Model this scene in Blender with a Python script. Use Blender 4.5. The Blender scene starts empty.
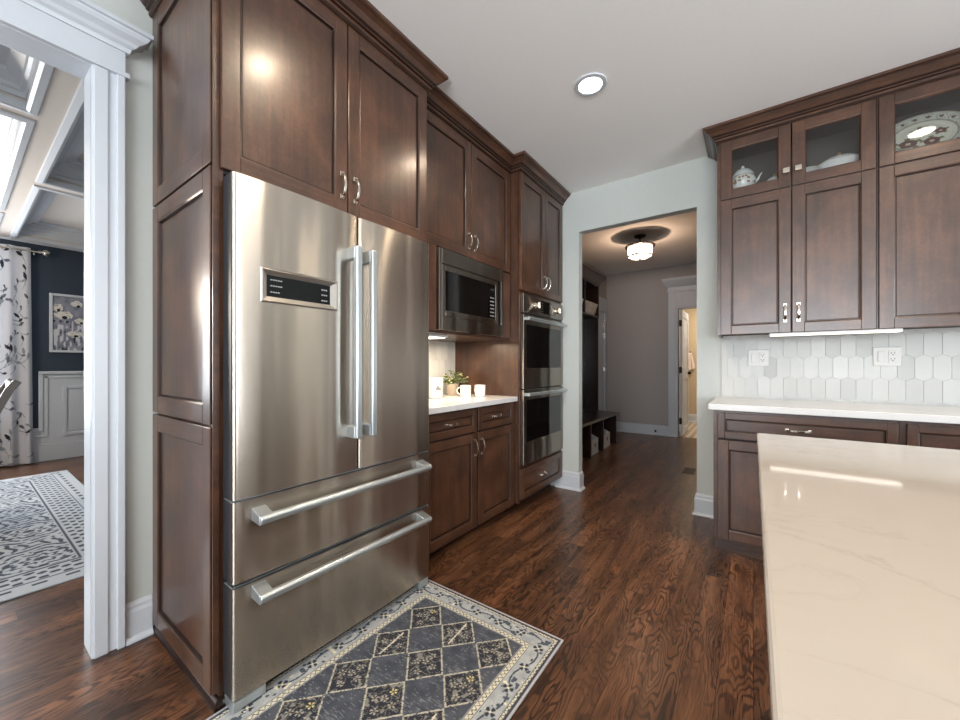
import bpy, bmesh, math, random
import numpy as np
from mathutils import Vector
random.seed(7)
rng = np.random.default_rng(11)
SC = bpy.context.scene
COL = SC.collection
PI = math.pi

# ------------------------------------------------------------------ camera, world, light, exposure
YAW = math.atan(273.0 / 380.0)
cam_d = bpy.data.cameras.new('camera')
cam_d.sensor_width = 36.0
cam_d.lens = 380.0 / 960.0 * 36.0
cam_d.shift_y = 5.0 / 960.0
cam_d.clip_start = 0.02
cam = bpy.data.objects.new('camera', cam_d)
cam.location = (0, 0, 1.15)
cam.rotation_euler = (PI / 2, 0, YAW)
COL.objects.link(cam)
SC.camera = cam

world = bpy.data.worlds.new('daylight')
SC.world = world
world.use_nodes = True
wb = world.node_tree.nodes['Background']
wb.inputs[0].default_value = (0.80, 0.90, 1.0, 1)
wb.inputs[1].default_value = 1.2
SC.view_settings.view_transform = 'Standard'
SC.view_settings.look = 'None'
SC.view_settings.exposure = 0.36
SC.view_settings.gamma = 1.0
SC.view_settings.use_curve_mapping = False
SC.cycles.max_bounces = 9
SC.cycles.diffuse_bounces = 5
SC.cycles.glossy_bounces = 5
SC.cycles.transparent_max_bounces = 8
SC.cycles.caustics_reflective = False
SC.cycles.caustics_refractive = False
SC.cycles.sample_clamp_indirect = 4.0


def area(name, loc, rot, sx, sy, power, color, spread=PI):
    d = bpy.data.lights.new(name, 'AREA')
    d.shape = 'RECTANGLE'
    d.size, d.size_y = sx, sy
    d.energy, d.color, d.spread = power, color, spread
    o = bpy.data.objects.new(name, d)
    o.location, o.rotation_euler = loc, rot
    COL.objects.link(o)
    return o


DAY = (0.90, 0.95, 1.0)
WARM = (1.0, 0.80, 0.58)
# daylight through the kitchen windows (behind the camera and on its right) and the dining room window
area('daylight_rear', (0.6, -3.72, 1.45), (math.radians(116), 0, 0), 3.4, 1.9, 250, DAY)
area('daylight_right', (3.82, 0.9, 1.55), (0, math.radians(114), 0), 1.6, 2.2, 85, DAY)
area('daylight_dining', (-6.84, -0.75, 1.55), (0, -PI / 2, 0), 1.8, 2.0, 140, DAY)
_d = bpy.data.lights.new('dining_warm_fill', 'POINT')  # added warm fill that brightens the dining room; no fixture modelled
_d.energy, _d.color, _d.shadow_soft_size = 58, (1.0, 0.86, 0.70), 0.2
_o = bpy.data.objects.new('dining_warm_fill', _d)
_o.location = (-4.9, -0.9, 1.85)
COL.objects.link(_o)
area('bathroom_glow', (-0.35, 7.9, 2.5), (0, 0, 0), 0.5, 0.5, 26, (1, 0.90, 0.76))


# ------------------------------------------------------------------ colours and materials
def lin(c):
    c = c / 255.0
    return c / 12.92 if c <= 0.04045 else ((c + 0.055) / 1.055) ** 2.4


def rgb(r, g, b):
    return (lin(r), lin(g), lin(b), 1.0)


class NT:
    def __init__(self, name):
        self.m = bpy.data.materials.new(name)
        self.m.use_nodes = True
        self.t = self.m.node_tree
        self.b = self.t.nodes['Principled BSDF']

    def n(self, kind, **kw):
        x = self.t.nodes.new(kind)
        for k, v in kw.items():
            setattr(x, k, v)
        return x

    def l(self, a, b):
        self.t.links.new(a, b)

    def math(self, op, a, b=None, c=None):
        x = self.n('ShaderNodeMath', operation=op)
        for i, v in enumerate((a, b, c)):
            if v is None:
                continue
            if isinstance(v, (int, float)):
                x.inputs[i].default_value = v
            else:
                self.l(v, x.inputs[i])
        return x.outputs[0]

    def ramp(self, fac, stops):
        x = self.n('ShaderNodeValToRGB')
        e = x.color_ramp.elements
        while len(e) < len(stops):
            e.new(0.5)
        for i, (p, c) in enumerate(stops):
            e[i].position, e[i].color = p, c
        self.l(fac, x.inputs[0])
        return x.outputs[0]

    def noise(self, vec, scale=5, detail=3, rough=0.5, dist=0.0):
        x = self.n('ShaderNodeTexNoise')
        x.inputs['Scale'].default_value = scale
        x.inputs['Detail'].default_value = detail
        x.inputs['Roughness'].default_value = rough
        x.inputs['Distortion'].default_value = dist
        self.l(vec, x.inputs['Vector'])
        return x.outputs[0]

    def mapping(self, vec, scale=(1, 1, 1), loc=(0, 0, 0)):
        x = self.n('ShaderNodeMapping')
        x.inputs['Scale'].default_value = scale
        x.inputs['Location'].default_value = loc
        self.l(vec, x.inputs['Vector'])
        return x.outputs[0]

    def mix(self, fac, a, b, blend='MIX'):
        x = self.n('ShaderNodeMix', data_type='RGBA', blend_type=blend)
        for sock, v in ((x.inputs[0], fac), (x.inputs[6], a), (x.inputs[7], b)):
            if isinstance(v, (int, float)):
                sock.default_value = v
            elif isinstance(v, tuple):
                sock.default_value = v
            else:
                self.l(v, sock)
        return x.outputs[2]

    def coord(self, which='Object'):
        return self.n('ShaderNodeTexCoord').outputs[which]

    def bump(self, h, strength=0.2, dist=0.01):
        x = self.n('ShaderNodeBump')
        x.inputs['Strength'].default_value = strength
        x.inputs['Distance'].default_value = dist
        self.l(h, x.inputs['Height'])
        self.l(x.outputs[0], self.b.inputs['Normal'])
        return x

    def set(self, **kw):
        for k, v in kw.items():
            self.b.inputs[k.replace('_', ' ')].default_value = v
        return self


def plain(name, col, rough=0.5, metal=0.0, spec=0.5, var=0.0, scale=6.0, bump=0.0):
    t = NT(name)
    t.set(Base_Color=col, Roughness=rough, Metallic=metal)
    t.b.inputs['Specular IOR Level'].default_value = spec
    if var or bump:
        nz = t.noise(t.coord(), scale, 4, 0.6)
    if var:
        d = tuple(max(0, c * (1 - var)) for c in col[:3]) + (1,)
        u = tuple(min(1, c * (1 + var)) for c in col[:3]) + (1,)
        t.l(t.ramp(nz, [(0.3, d), (0.7, u)]), t.b.inputs['Base Color'])
    if bump:
        t.bump(nz, bump, 0.002)
    return t.m


def wood(name, scale, dark, mid, light, rough=0.36):
    t = NT(name)
    oi = t.n('ShaderNodeObjectInfo')
    off = t.math('MULTIPLY', oi.outputs['Random'], 17.0)
    cb = t.n('ShaderNodeCombineXYZ')
    for i in range(3):
        t.l(off, cb.inputs[i])
    va = t.n('ShaderNodeVectorMath', operation='ADD')
    t.l(t.coord(), va.inputs[0])
    t.l(cb.outputs[0], va.inputs[1])
    v = va.outputs[0]
    g = t.noise(t.mapping(v, scale), 1.0, 5, 0.62, 0.25)
    fine = t.noise(t.mapping(v, tuple(s * 5 for s in scale)), 1.0, 2, 0.5)
    blotch = t.noise(v, 5.5, 3, 0.55, 0.3)
    fig = t.noise(v, 70.0, 2, 0.5)
    f = t.math('ADD', t.math('MULTIPLY', g, 0.34), t.math('ADD', t.math('MULTIPLY', fine, 0.10), t.math('ADD', t.math('MULTIPLY', blotch, 0.44), t.math('MULTIPLY', fig, 0.14))))
    t.l(t.ramp(f, [(0.34, dark), (0.51, mid), (0.68, light)]), t.b.inputs['Base Color'])
    t.l(t.math('ADD', t.math('MULTIPLY', fine, 0.12), rough - 0.06), t.b.inputs['Roughness'])
    t.b.inputs['Specular IOR Level'].default_value = 0.5
    t.b.inputs['Coat Weight'].default_value = 0.35
    t.b.inputs['Coat Roughness'].default_value = 0.2
    t.bump(fine, 0.012, 0.001)
    return t.m


WD, WM, WL = rgb(46, 29, 21), rgb(71, 46, 33), rgb(98, 65, 46)
M = {}
M['wood_v'] = wood('stained_wood_vertical', (30, 30, 1.8), WD, WM, WL)
M['wood_h'] = wood('stained_wood_horizontal', (1.8, 1.8, 30), WD, WM, WL)
M['glaze'] = plain('dark_glazed_groove', rgb(34, 19, 14), 0.35, var=0.2, scale=30)
M['wood_in'] = plain('cabinet_shadow_gap', rgb(28, 16, 12), 0.6)
M['wood_glass_in'] = plain('cabinet_interior', rgb(74, 65, 58), 0.6, var=0.06)
M['espresso'] = wood('espresso_wood', (2, 2, 25), rgb(22, 13, 11), rgb(34, 21, 17), rgb(52, 33, 26), 0.3)
M['wall'] = plain('wall_paint_grey_green', rgb(191, 195, 191), 0.75, var=0.015, scale=40, spec=0.3)
M['wall_hall'] = plain('hall_wall_paint', rgb(165, 158, 154), 0.55, var=0.02, scale=30, spec=0.4)
M['wall_blue'] = plain('navy_wall_paint', rgb(50, 60, 72), 0.7, var=0.03, scale=30, spec=0.3)
M['wall_bath'] = plain('bathroom_wall_paint', rgb(196, 178, 150), 0.7, var=0.02)
M['ceil'] = plain('ceiling_paint', rgb(243, 242, 240), 0.85, var=0.01, scale=50, spec=0.2)
M['ceil_dining'] = plain('dining_ceiling_paint', rgb(200, 192, 184), 0.7, var=0.01, spec=0.3)
M['white'] = plain('white_trim_paint', rgb(194, 199, 205), 0.38, var=0.01, scale=20)
M['black'] = plain('black_plastic', rgb(14, 14, 16), 0.35)
M['dark'] = plain('dark_gap', rgb(8, 8, 8), 0.8)
M['bronze'] = plain('oil_rubbed_bronze', rgb(30, 22, 18), 0.4, 0.7)
M['nickel'] = plain('polished_nickel', rgb(222, 214, 202), 0.16, 1.0)
M['alu'] = plain('brushed_grey_aluminium', rgb(196, 204, 208), 0.3, 0.85)
M['side_grey'] = plain('fridge_side_grey', rgb(40, 41, 44), 0.4, 0.2)
M['porcelain'] = plain('white_porcelain', rgb(232, 232, 228), 0.12)
M['gold'] = plain('gilded_trim', rgb(178, 140, 78), 0.3, 0.6)
M['flower_brown'] = plain('painted_flower', rgb(150, 112, 74), 0.3)
M['plastic_white'] = plain('white_plastic', rgb(206, 204, 200), 0.4)
M['leaf'] = plain('leaf_green', rgb(96, 112, 66), 0.5, var=0.35, scale=60)
M['leaf_pale'] = plain('leaf_cream', rgb(206, 200, 150), 0.5, var=0.1, scale=60)
M['pot'] = plain('beige_pot', rgb(192, 178, 160), 0.6, var=0.05)
M['towel'] = plain('towel_cotton', rgb(228, 210, 198), 0.9, var=0.05, scale=200, bump=0.5)
M['bin'] = plain('white_fabric_bin', rgb(196, 196, 192), 0.8, var=0.05, scale=90, bump=0.3)
M['chair_wood'] = plain('grey_washed_wood', rgb(120, 114, 108), 0.5, var=0.12, scale=30)
M['chair_fabric'] = plain('chair_linen', rgb(150, 150, 148), 0.9, var=0.08, scale=120)
M['bezel'] = plain('satin_steel_bezel', rgb(170, 166, 160), 0.35, 0.9)
M['display_black'] = plain('black_display_film', rgb(10, 11, 13), 0.25, 0.0, 0.25)
M['grey_mark'] = plain('pale_print', rgb(150, 150, 150), 0.5)
M['register'] = plain('register_metal', rgb(70, 50, 34), 0.4, 0.5)


def emis(name, col, power):
    t = NT(name)
    t.set(Base_Color=(0.9, 0.9, 0.9, 1))
    t.b.inputs['Emission Color'].default_value = col
    t.b.inputs['Emission Strength'].default_value = power
    return t.m


M['lens'] = emis('lit_lamp_lens', (1, 0.93, 0.84, 1), 9.0)
M['led'] = emis('lit_led_strip', (1, 0.9, 0.76, 1), 1.5)
M['led_bright'] = emis('lit_led_panel', (1, 0.92, 0.8, 1), 2.5)
M['shade_lit'] = emis('lit_opal_glass', (1, 0.90, 0.78, 1), 1.9)
_t = M['shade_lit'].node_tree
_tr = _t.nodes.new('ShaderNodeBsdfTransparent')
_mx = _t.nodes.new('ShaderNodeMixShader')
_mx.inputs[0].default_value = 0.5
_t.links.new(_t.nodes['Principled BSDF'].outputs[0], _mx.inputs[1])
_t.links.new(_tr.outputs[0], _mx.inputs[2])
_t.links.new(_mx.outputs[0], _t.nodes['Material Output'].inputs['Surface'])


def make_steel(name, col, rough, axis='Z'):
    t = NT(name)
    t.set(Base_Color=col, Metallic=1.0, Roughness=rough)
    t.b.inputs['Anisotropic'].default_value = 0.97
    t.b.inputs['Anisotropic Rotation'].default_value = 0.25
    tg = t.n('ShaderNodeTangent', direction_type='RADIAL', axis=axis)
    t.l(tg.outputs[0], t.b.inputs['Tangent'])
    c = t.coord()
    w = t.noise(t.mapping(c, (1, 7.5, 0.30)), 1.0, 1, 0.4, 0.2)
    fine = t.noise(t.mapping(c, (1, 3, 700)), 1.0, 2, 0.5)
    h = t.math('ADD', t.math('MULTIPLY', w, 1.0), t.math('MULTIPLY', fine, 0.004))
    t.bump(h, 0.6, 0.02)
    return t.m


M['steel'] = make_steel('brushed_stainless_steel', rgb(196, 187, 176), 0.26)
M['steel_dark'] = make_steel('brushed_steel_appliance', rgb(150, 142, 134), 0.36)


def make_gloss_black():
    t = NT('black_oven_glass')
    t.set(Base_Color=rgb(9, 9, 10), Roughness=0.06)
    t.b.inputs['Specular IOR Level'].default_value = 0.7
    return t.m


M['oven_glass'] = make_gloss_black()


def make_glass():
    t = NT('clear_pane_glass')
    tr = t.n('ShaderNodeBsdfTransparent')
    gl = t.n('ShaderNodeBsdfGlossy')
    gl.inputs['Roughness'].default_value = 0.02
    fr = t.n('ShaderNodeFresnel')
    fr.inputs['IOR'].default_value = 1.5
    mx = t.n('ShaderNodeMixShader')
    tr.inputs[0].default_value = (0.93, 0.94, 0.94, 1)
    t.l(fr.outputs[0], mx.inputs[0])
    t.l(tr.outputs[0], mx.inputs[1])
    t.l(gl.outputs[0], mx.inputs[2])
    t.l(mx.outputs[0], t.t.nodes['Material Output'].inputs['Surface'])
    return t.m


M['glass'] = make_glass()


def make_quartz(name, f, rough, base0=(188, 180, 170)):
    q = lambda r, g, b: rgb(min(255, r * f), min(255, g * f), min(255, b * f))
    t = NT(name)
    c = t.coord()
    v = t.noise(t.mapping(c, (2.0, 3.4, 2)), 1.2, 7, 0.62, 1.1)
    band = t.math('ABSOLUTE', t.math('SUBTRACT', v, 0.5))
    base = q(*base0)
    vein = t.ramp(band, [(0.0, q(*[k - 14 for k in base0])), (0.006, q(*[k - 4 for k in base0])), (0.03, base)])
    msk = t.noise(c, 2.2, 3, 0.6)
    t.l(t.mix(t.ramp(msk, [(0.42, (0, 0, 0, 1)), (0.62, (1, 1, 1, 1))]), base, vein), t.b.inputs['Base Color'])
    t.set(Roughness=rough)
    t.b.inputs['Specular IOR Level'].default_value = 0.5
    return t.m


M['quartz'] = make_quartz('white_quartz_veined_warm_lit', 0.90, 0.05)  # island: same stone as the counters, warm lamplight tinted into its colour
M['quartz_counter'] = make_quartz('white_quartz_counter', 1.0, 0.2, (206, 206, 206))  # same stone, with the whiter light on the wall counters in its colour


def make_floor():
    t = NT('dark_oak_planks')
    c = t.coord()
    sp = t.n('ShaderNodeSeparateXYZ')
    t.l(c, sp.inputs[0])
    x, y = sp.outputs[0], sp.outputs[1]
    u = t.math('DIVIDE', x, 0.108)
    iu = t.math('FLOOR', u)
    fu = t.math('FRACT', u)
    wn = t.n('ShaderNodeTexWhiteNoise', noise_dimensions='1D')
    t.l(iu, wn.inputs['W'])
    ys = t.math('ADD', y, t.math('MULTIPLY', wn.outputs[0], 3.7))
    vv = t.math('DIVIDE', ys, 1.35)
    iv = t.math('FLOOR', vv)
    fv = t.math('FRACT', vv)
    cb = t.n('ShaderNodeCombineXYZ')
    t.l(iu, cb.inputs[0])
    t.l(iv, cb.inputs[1])
    w2 = t.n('ShaderNodeTexWhiteNoise', noise_dimensions='3D')
    t.l(cb.outputs[0], w2.inputs['Vector'])
    r = w2.outputs[0]
    # cathedral grain: contour lines of a stretched noise field, different on every plank
    cg = t.n('ShaderNodeCombineXYZ')
    t.l(t.math('MULTIPLY', x, 6.5), cg.inputs[0])
    t.l(t.math('MULTIPLY', y, 1.5), cg.inputs[1])
    t.l(t.math('MULTIPLY', r, 40.0), cg.inputs[2])
    field = t.noise(cg.outputs[0], 1.0, 3, 0.45, 0.2)
    wave = t.math('SINE', t.math('MULTIPLY', field, 170.0))
    cf = t.n('ShaderNodeCombineXYZ')
    t.l(t.math('MULTIPLY', x, 330.0), cf.inputs[0])
    t.l(t.math('MULTIPLY', y, 9.0), cf.inputs[1])
    t.l(t.math('MULTIPLY', r, 40.0), cf.inputs[2])
    pore = t.noise(cf.outputs[0], 1.0, 3, 0.6)
    cl = t.n('ShaderNodeCombineXYZ')
    t.l(t.math('MULTIPLY', x, 16.0), cl.inputs[0])
    t.l(t.math('MULTIPLY', y, 2.2), cl.inputs[1])
    t.l(t.math('MULTIPLY', r, 21.0), cl.inputs[2])
    cloud = t.noise(cl.outputs[0], 1.0, 3, 0.6)
    f = t.math('ADD', t.math('MULTIPLY', pore, 0.36), t.math('MULTIPLY', cloud, 0.64))
    col = t.ramp(f, [(0.32, rgb(56, 36, 24)), (0.48, rgb(92, 61, 42)), (0.68, rgb(132, 92, 65))])
    msk = t.ramp(t.noise(cl.outputs[0], 0.55, 2, 0.5), [(0.34, (0.3, 0.3, 0.3, 1)), (0.56, (1, 1, 1, 1))])
    ln = t.ramp(wave, [(0.05, (0, 0, 0, 1)), (0.75, (1, 1, 1, 1))])
    lf_ = t.math('MULTIPLY', t.math('MULTIPLY', ln, msk), t.math('ADD', t.math('MULTIPLY', pore, 0.8), 0.36))
    col = t.mix(lf_, col, rgb(30, 18, 12))
    tone = t.ramp(r, [(0.0, (0.62, 0.62, 0.64, 1)), (0.55, (0.95, 0.95, 0.95, 1)), (1.0, (1.3, 1.22, 1.15, 1))])
    col = t.mix(1.0, col, tone, 'MULTIPLY')
    e1 = t.math('LESS_THAN', fu, 0.016)
    e2 = t.math('LESS_THAN', fv, 0.0018)
    seam = t.math('MAXIMUM', e1, e2)
    col = t.mix(seam, col, rgb(14, 8, 5))
    t.l(col, t.b.inputs['Base Color'])
    t.l(t.math('ADD', t.math('MULTIPLY', pore, 0.16), 0.22), t.b.inputs['Roughness'])
    t.b.inputs['Specular IOR Level'].default_value = 0.5
    h = t.math('SUBTRACT', t.math('MULTIPLY', wave, 0.1), seam)
    t.bump(h, 0.12, 0.002)
    return t.m


M['floor'] = make_floor()


def make_vcol(name, rough=0.9, bump=0.0, spec=0.3, trans=0.0):
    t = NT(name)
    a = t.n('ShaderNodeAttribute', attribute_name='pattern')
    t.l(a.outputs['Color'], t.b.inputs['Base Color'])
    t.set(Roughness=rough)
    t.b.inputs['Specular IOR Level'].default_value = spec
    if bump:
        t.bump(t.noise(t.coord(), 260, 2, 0.6), bump, 0.003)
    if trans:
        tl = t.n('ShaderNodeBsdfTranslucent')
        t.l(a.outputs['Color'], tl.inputs[0])
        mx = t.n('ShaderNodeMixShader')
        mx.inputs[0].default_value = trans
        t.l(t.b.outputs[0], mx.inputs[1])
        t.l(tl.outputs[0], mx.inputs[2])
        t.l(mx.outputs[0], t.t.nodes['Material Output'].inputs['Surface'])
    return t.m


M['rug'] = make_vcol('woven_rug_pattern', 0.95, 0.5)
M['curtain'] = make_vcol('printed_sheer_curtain', 0.8, 0.0, 0.2, 0.35)
M['painting'] = make_vcol('painted_canvas', 0.7, 0.2)
M['platter'] = make_vcol('painted_platter', 0.15, 0.0, 0.5)
M['tile'] = make_vcol('glazed_marble_tile', 0.38, 0.0, 0.25)
M['bath_tile'] = make_vcol('patterned_floor_tile', 0.4)
M['grout'] = plain('tile_grout', rgb(198, 198, 196), 0.8)


# ------------------------------------------------------------------ mesh builder
def FX(x):                       # faces +X: u along Y, v up, w out
    return lambda u, v, w: (x + w, u, v)


def FY(y):                       # faces -Y: u along X, v up, w out
    return lambda u, v, w: (u, y - w, v)


def ID(a, b, c):
    return (a, b, c)


class MB:
    def __init__(self):
        self.v, self.f, self.mi, self.col = [], [], [], {}

    def face(self, idx, m=0):
        self.f.append(idx)
        self.mi.append(m)

    def box(self, a0, a1, b0, b1, c0, c1, F=ID, m=0):
        if a0 > a1: a0, a1 = a1, a0
        if b0 > b1: b0, b1 = b1, b0
        if c0 > c1: c0, c1 = c1, c0
        n = len(self.v)
        for c in (c0, c1):
            for a, b in ((a0, b0), (a1, b0), (a1, b1), (a0, b1)):
                self.v.append(F(a, b, c))
        for q in ((3, 2, 1, 0), (4, 5, 6, 7), (0, 1, 5, 4), (1, 2, 6, 5), (2, 3, 7, 6), (3, 0, 4, 7)):
            self.face([n + i for i in q], m)
        return self

    def quad(self, pts, m=0):
        n = len(self.v)
        self.v += [tuple(p) for p in pts]
        self.face(list(range(n, n + len(pts))), m)
        return self

    def ring(self, ra, wa, rb, wb, F=ID, m=0):
        """sloped picture-frame ring between rectangle ra at height wa and rb at wb (u0,u1,v0,v1)"""
        n = len(self.v)
        for (u0, u1, v0, v1), w in ((ra, wa), (rb, wb)):
            for u, v in ((u0, v0), (u1, v0), (u1, v1), (u0, v1)):
                self.v.append(F(u, v, w))
        for i in range(4):
            j = (i + 1) % 4
            self.face([n + i, n + j, n + 4 + j, n + 4 + i], m)
        return self

    def frame(self, u0, u1, v0, v1, s, w0, w1, F, mv=0, mh=1, sb=None):
        sb = s if sb is None else sb
        self.box(u0, u0 + s, v0, v1, w0, w1, F, mv)
        self.box(u1 - s, u1, v0, v1, w0, w1, F, mv)
        self.box(u0 + s, u1 - s, v0, v0 + sb, w0, w1, F, mh)
        self.box(u0 + s, u1 - s, v1 - s, v1, w0, w1, F, mh)
        return self

    def shaker(self, u0, u1, v0, v1, F, s=0.058, t=0.02, rec=0.011, panel=True, horiz=False):
        self.frame(u0, u1, v0, v1, s, 0.0, t, F)
        ri = (u0 + s, u1 - s, v0 + s, v1 - s)
        c = 0.010
        inset = lambda k: (ri[0] + k, ri[1] - k, ri[2] + k, ri[3] - k)
        rp = inset(c)
        pm = 1 if horiz else 0
        self.ring(ri, t - 0.0012, inset(0.004), t - 0.003, F, pm)
        self.ring(inset(0.004), t - 0.003, inset(0.0065), t - rec, F, 2)
        self.ring(inset(0.0065), t - rec, rp, t - rec, F, 2)
        if panel:
            self.box(rp[0], rp[1], rp[2], rp[3], 0.001, t - rec, F, pm)
        return self

    def tube(self, path, r, n=10, m=0, cap=True):
        P = [Vector(p) for p in path]
        rs = r if isinstance(r, (list, tuple)) else [r] * len(P)
        b = len(self.v)
        ref = None
        for i, p in enumerate(P):
            t = (P[min(i + 1, len(P) - 1)] - P[max(i - 1, 0)]).normalized()
            if ref is None:
                ref = Vector((0, 0, 1)) if abs(t.z) < 0.9 else Vector((1, 0, 0))
            s = t.cross(ref).normalized()
            ref = s.cross(t).normalized()
            for k in range(n):
                a = 2 * PI * k / n
                self.v.append(tuple(p + (s * math.cos(a) + ref * math.sin(a)) * rs[i]))
        for i in range(len(P) - 1):
            for k in range(n):
                k2 = (k + 1) % n
                self.face([b + i * n + k, b + i * n + k2, b + (i + 1) * n + k2, b + (i + 1) * n + k], m)
        if cap:
            self.face([b + k for k in range(n)][::-1], m)
            self.face([b + (len(P) - 1) * n + k for k in range(n)], m)
        return self

    def band(self, path, hw, hh, side, m=0):
        """rectangular section swept along a path; side = constant sideways unit vector"""
        P = [Vector(p) for p in path]
        side = Vector(side).normalized()
        b = len(self.v)
        for i, p in enumerate(P):
            t = (P[min(i + 1, len(P) - 1)] - P[max(i - 1, 0)]).normalized()
            nrm = side.cross(t).normalized()
            for a, c in ((-1, -1), (1, -1), (1, 1), (-1, 1)):
                self.v.append(tuple(p + side * hw * a + nrm * hh * c))
        for i in range(len(P) - 1):
            for k in range(4):
                k2 = (k + 1) % 4
                self.face([b + i * 4 + k, b + i * 4 + k2, b + (i + 1) * 4 + k2, b + (i + 1) * 4 + k], m)
        self.face([b + 3, b + 2, b + 1, b], m)
        e = b + (len(P) - 1) * 4
        self.face([e, e + 1, e + 2, e + 3], m)
        return self

    def lathe(self, prof, cx, cy, n=32, m=0, sx=1.0, sy=1.0):
        b = len(self.v)
        for r, z in prof:
            for k in range(n):
                a = 2 * PI * k / n
                self.v.append((cx + r * sx * math.cos(a), cy + r * sy * math.sin(a), z))
        for i in range(len(prof) - 1):
            for k in range(n):
                k2 = (k + 1) % n
                self.face([b + i * n + k, b + i * n + k2, b + (i + 1) * n + k2, b + (i + 1) * n + k], m)
        self.face([b + k for k in range(n)][::-1], m)
        self.face([b + (len(prof) - 1) * n + k for k in range(n)], m)
        return self

    def sweep(self, path, prof, m=0, side=1, closed=False, segm=None):
        """moulding: profile (out, z) swept along an XY polyline with mitred corners; side=+1 puts 'out' to the right of travel"""
        n = len(path)
        P = [Vector((p[0], p[1])) for p in path]
        b = len(self.v)
        k = len(prof)

        def nr(i):
            d = (P[(i + 1) % n] - P[i]).normalized()
            return Vector((d.y, -d.x)) * side
        for i in range(n):
            if closed:
                n1, n2 = nr((i - 1) % n), nr(i)
            else:
                n1 = nr(max(i - 1, 0)) if i > 0 else nr(0)
                n2 = nr(i) if i < n - 1 else nr(n - 2)
            mm = (n1 + n2) / (1 + n1.dot(n2))
            for o, z in prof:
                self.v.append((P[i].x + mm.x * o, P[i].y + mm.y * o, z))
        for i in range(n if closed else n - 1):
            i2 = (i + 1) % n
            for j in range(k):
                j2 = (j + 1) % k
                self.face([b + i * k + j, b + i2 * k + j, b + i2 * k + j2, b + i * k + j2], segm.get(j, m) if segm else m)
        if not closed:
            self.face([b + j for j in range(k)], m)
            self.face([b + (n - 1) * k + j for j in range(k)][::-1], m)
        return self

    def build(self, name, mats, parent=None, bevel=0.0, smooth=False, root=None, segs=2):
        me = bpy.data.meshes.new(name)
        off = Vector((0, 0, 0))
        top = parent
        while top is not None:
            off += top.location
            top = top.parent
        me.from_pydata([tuple(Vector(p) - off) for p in self.v], [], self.f)
        if not isinstance(mats, (list, tuple)):
            mats = [mats]
        for m_ in mats:
            me.materials.append(M[m_])
        me.polygons.foreach_set('material_index', [min(i, len(mats) - 1) for i in self.mi])
        bm = bmesh.new()
        bm.from_mesh(me)
        bmesh.ops.recalc_face_normals(bm, faces=bm.faces)
        bm.to_mesh(me)
        bm.free()
        if smooth:
            me.polygons.foreach_set('use_smooth', [True] * len(me.polygons))
        o = bpy.data.objects.new(name, me)
        COL.objects.link(o)
        if parent is not None:
            o.parent = parent
        if bevel:
            md = o.modifiers.new('edge', 'BEVEL')
            md.width, md.segments, md.limit_method, md.angle_limit = bevel, segs, 'ANGLE', math.radians(40)
            md.use_clamp_overlap = True
        if smooth == 'angle':
            me.set_sharp_from_angle(angle=math.radians(40))
        return o


def box(a0, a1, b0, b1, c0, c1):
    return MB().box(a0, a1, b0, b1, c0, c1)


def thing(name, label, cat, loc=(0, 0, 0), group=None):
    o = bpy.data.objects.new(name, None)
    o.empty_display_size = 0.05
    o.location = loc
    COL.objects.link(o)
    return tag(o, label, cat, group)


def tag(o, label, cat, group=None):
    o['label'], o['category'] = label, cat
    if group:
        o['group'] = group
    return o


def struct(o):
    o['kind'] = 'structure'
    return o


def own_origin(o, loc):
    """move a top-level mesh's origin to loc (its base) without moving the mesh"""
    loc = Vector(loc)
    for v in o.data.vertices:
        v.co -= loc
    o.location = loc
    return o


def color_grid(name, mat, nu, nv, pos, cols, parent=None, thick=0.0):
    """grid mesh nu x nv faces; pos(U,V)->Nx3 array, cols Nx3 linear per vertex"""
    U, V = np.meshgrid(np.linspace(0, 1, nu + 1), np.linspace(0, 1, nv + 1), indexing='xy')
    P = pos(U.ravel(), V.ravel())
    off = Vector((0, 0, 0))
    top = parent
    while top is not None:
        off += top.location
        top = top.parent
    P = P - np.array(off)
    idx = np.arange((nu + 1) * (nv + 1)).reshape(nv + 1, nu + 1)
    F = np.stack([idx[:-1, :-1], idx[:-1, 1:], idx[1:, 1:], idx[1:, :-1]], -1).reshape(-1, 4)
    me = bpy.data.meshes.new(name)
    me.from_pydata(P.tolist(), [], F.tolist())
    C = cols(U.ravel(), V.ravel())
    at = me.color_attributes.new('pattern', 'FLOAT_COLOR', 'POINT')
    buf = np.ones((len(P), 4), dtype=np.float32)
    buf[:, :3] = C
    at.data.foreach_set('color', buf.ravel())
    me.materials.append(M[mat])
    me.polygons.foreach_set('use_smooth', [True] * len(me.polygons))
    o = bpy.data.objects.new(name, me)
    COL.objects.link(o)
    if parent is not None:
        o.parent = parent
    if thick:
        md = o.modifiers.new('thickness', 'SOLIDIFY')
        md.thickness, md.offset = thick, -1
    return o


def L3(r, g, b):
    return np.array(rgb(r, g, b)[:3])


# ------------------------------------------------------------------ dimensions
XW = -2.11            # face of the left wall
YB = 3.355            # face of the back wall
ZC = 2.74             # ceiling
XR, YF = 4.1, -4.0    # right and rear walls (out of view)
HY = 6.77             # far wall of the hall
DX = -6.9             # far wall of the dining room

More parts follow.
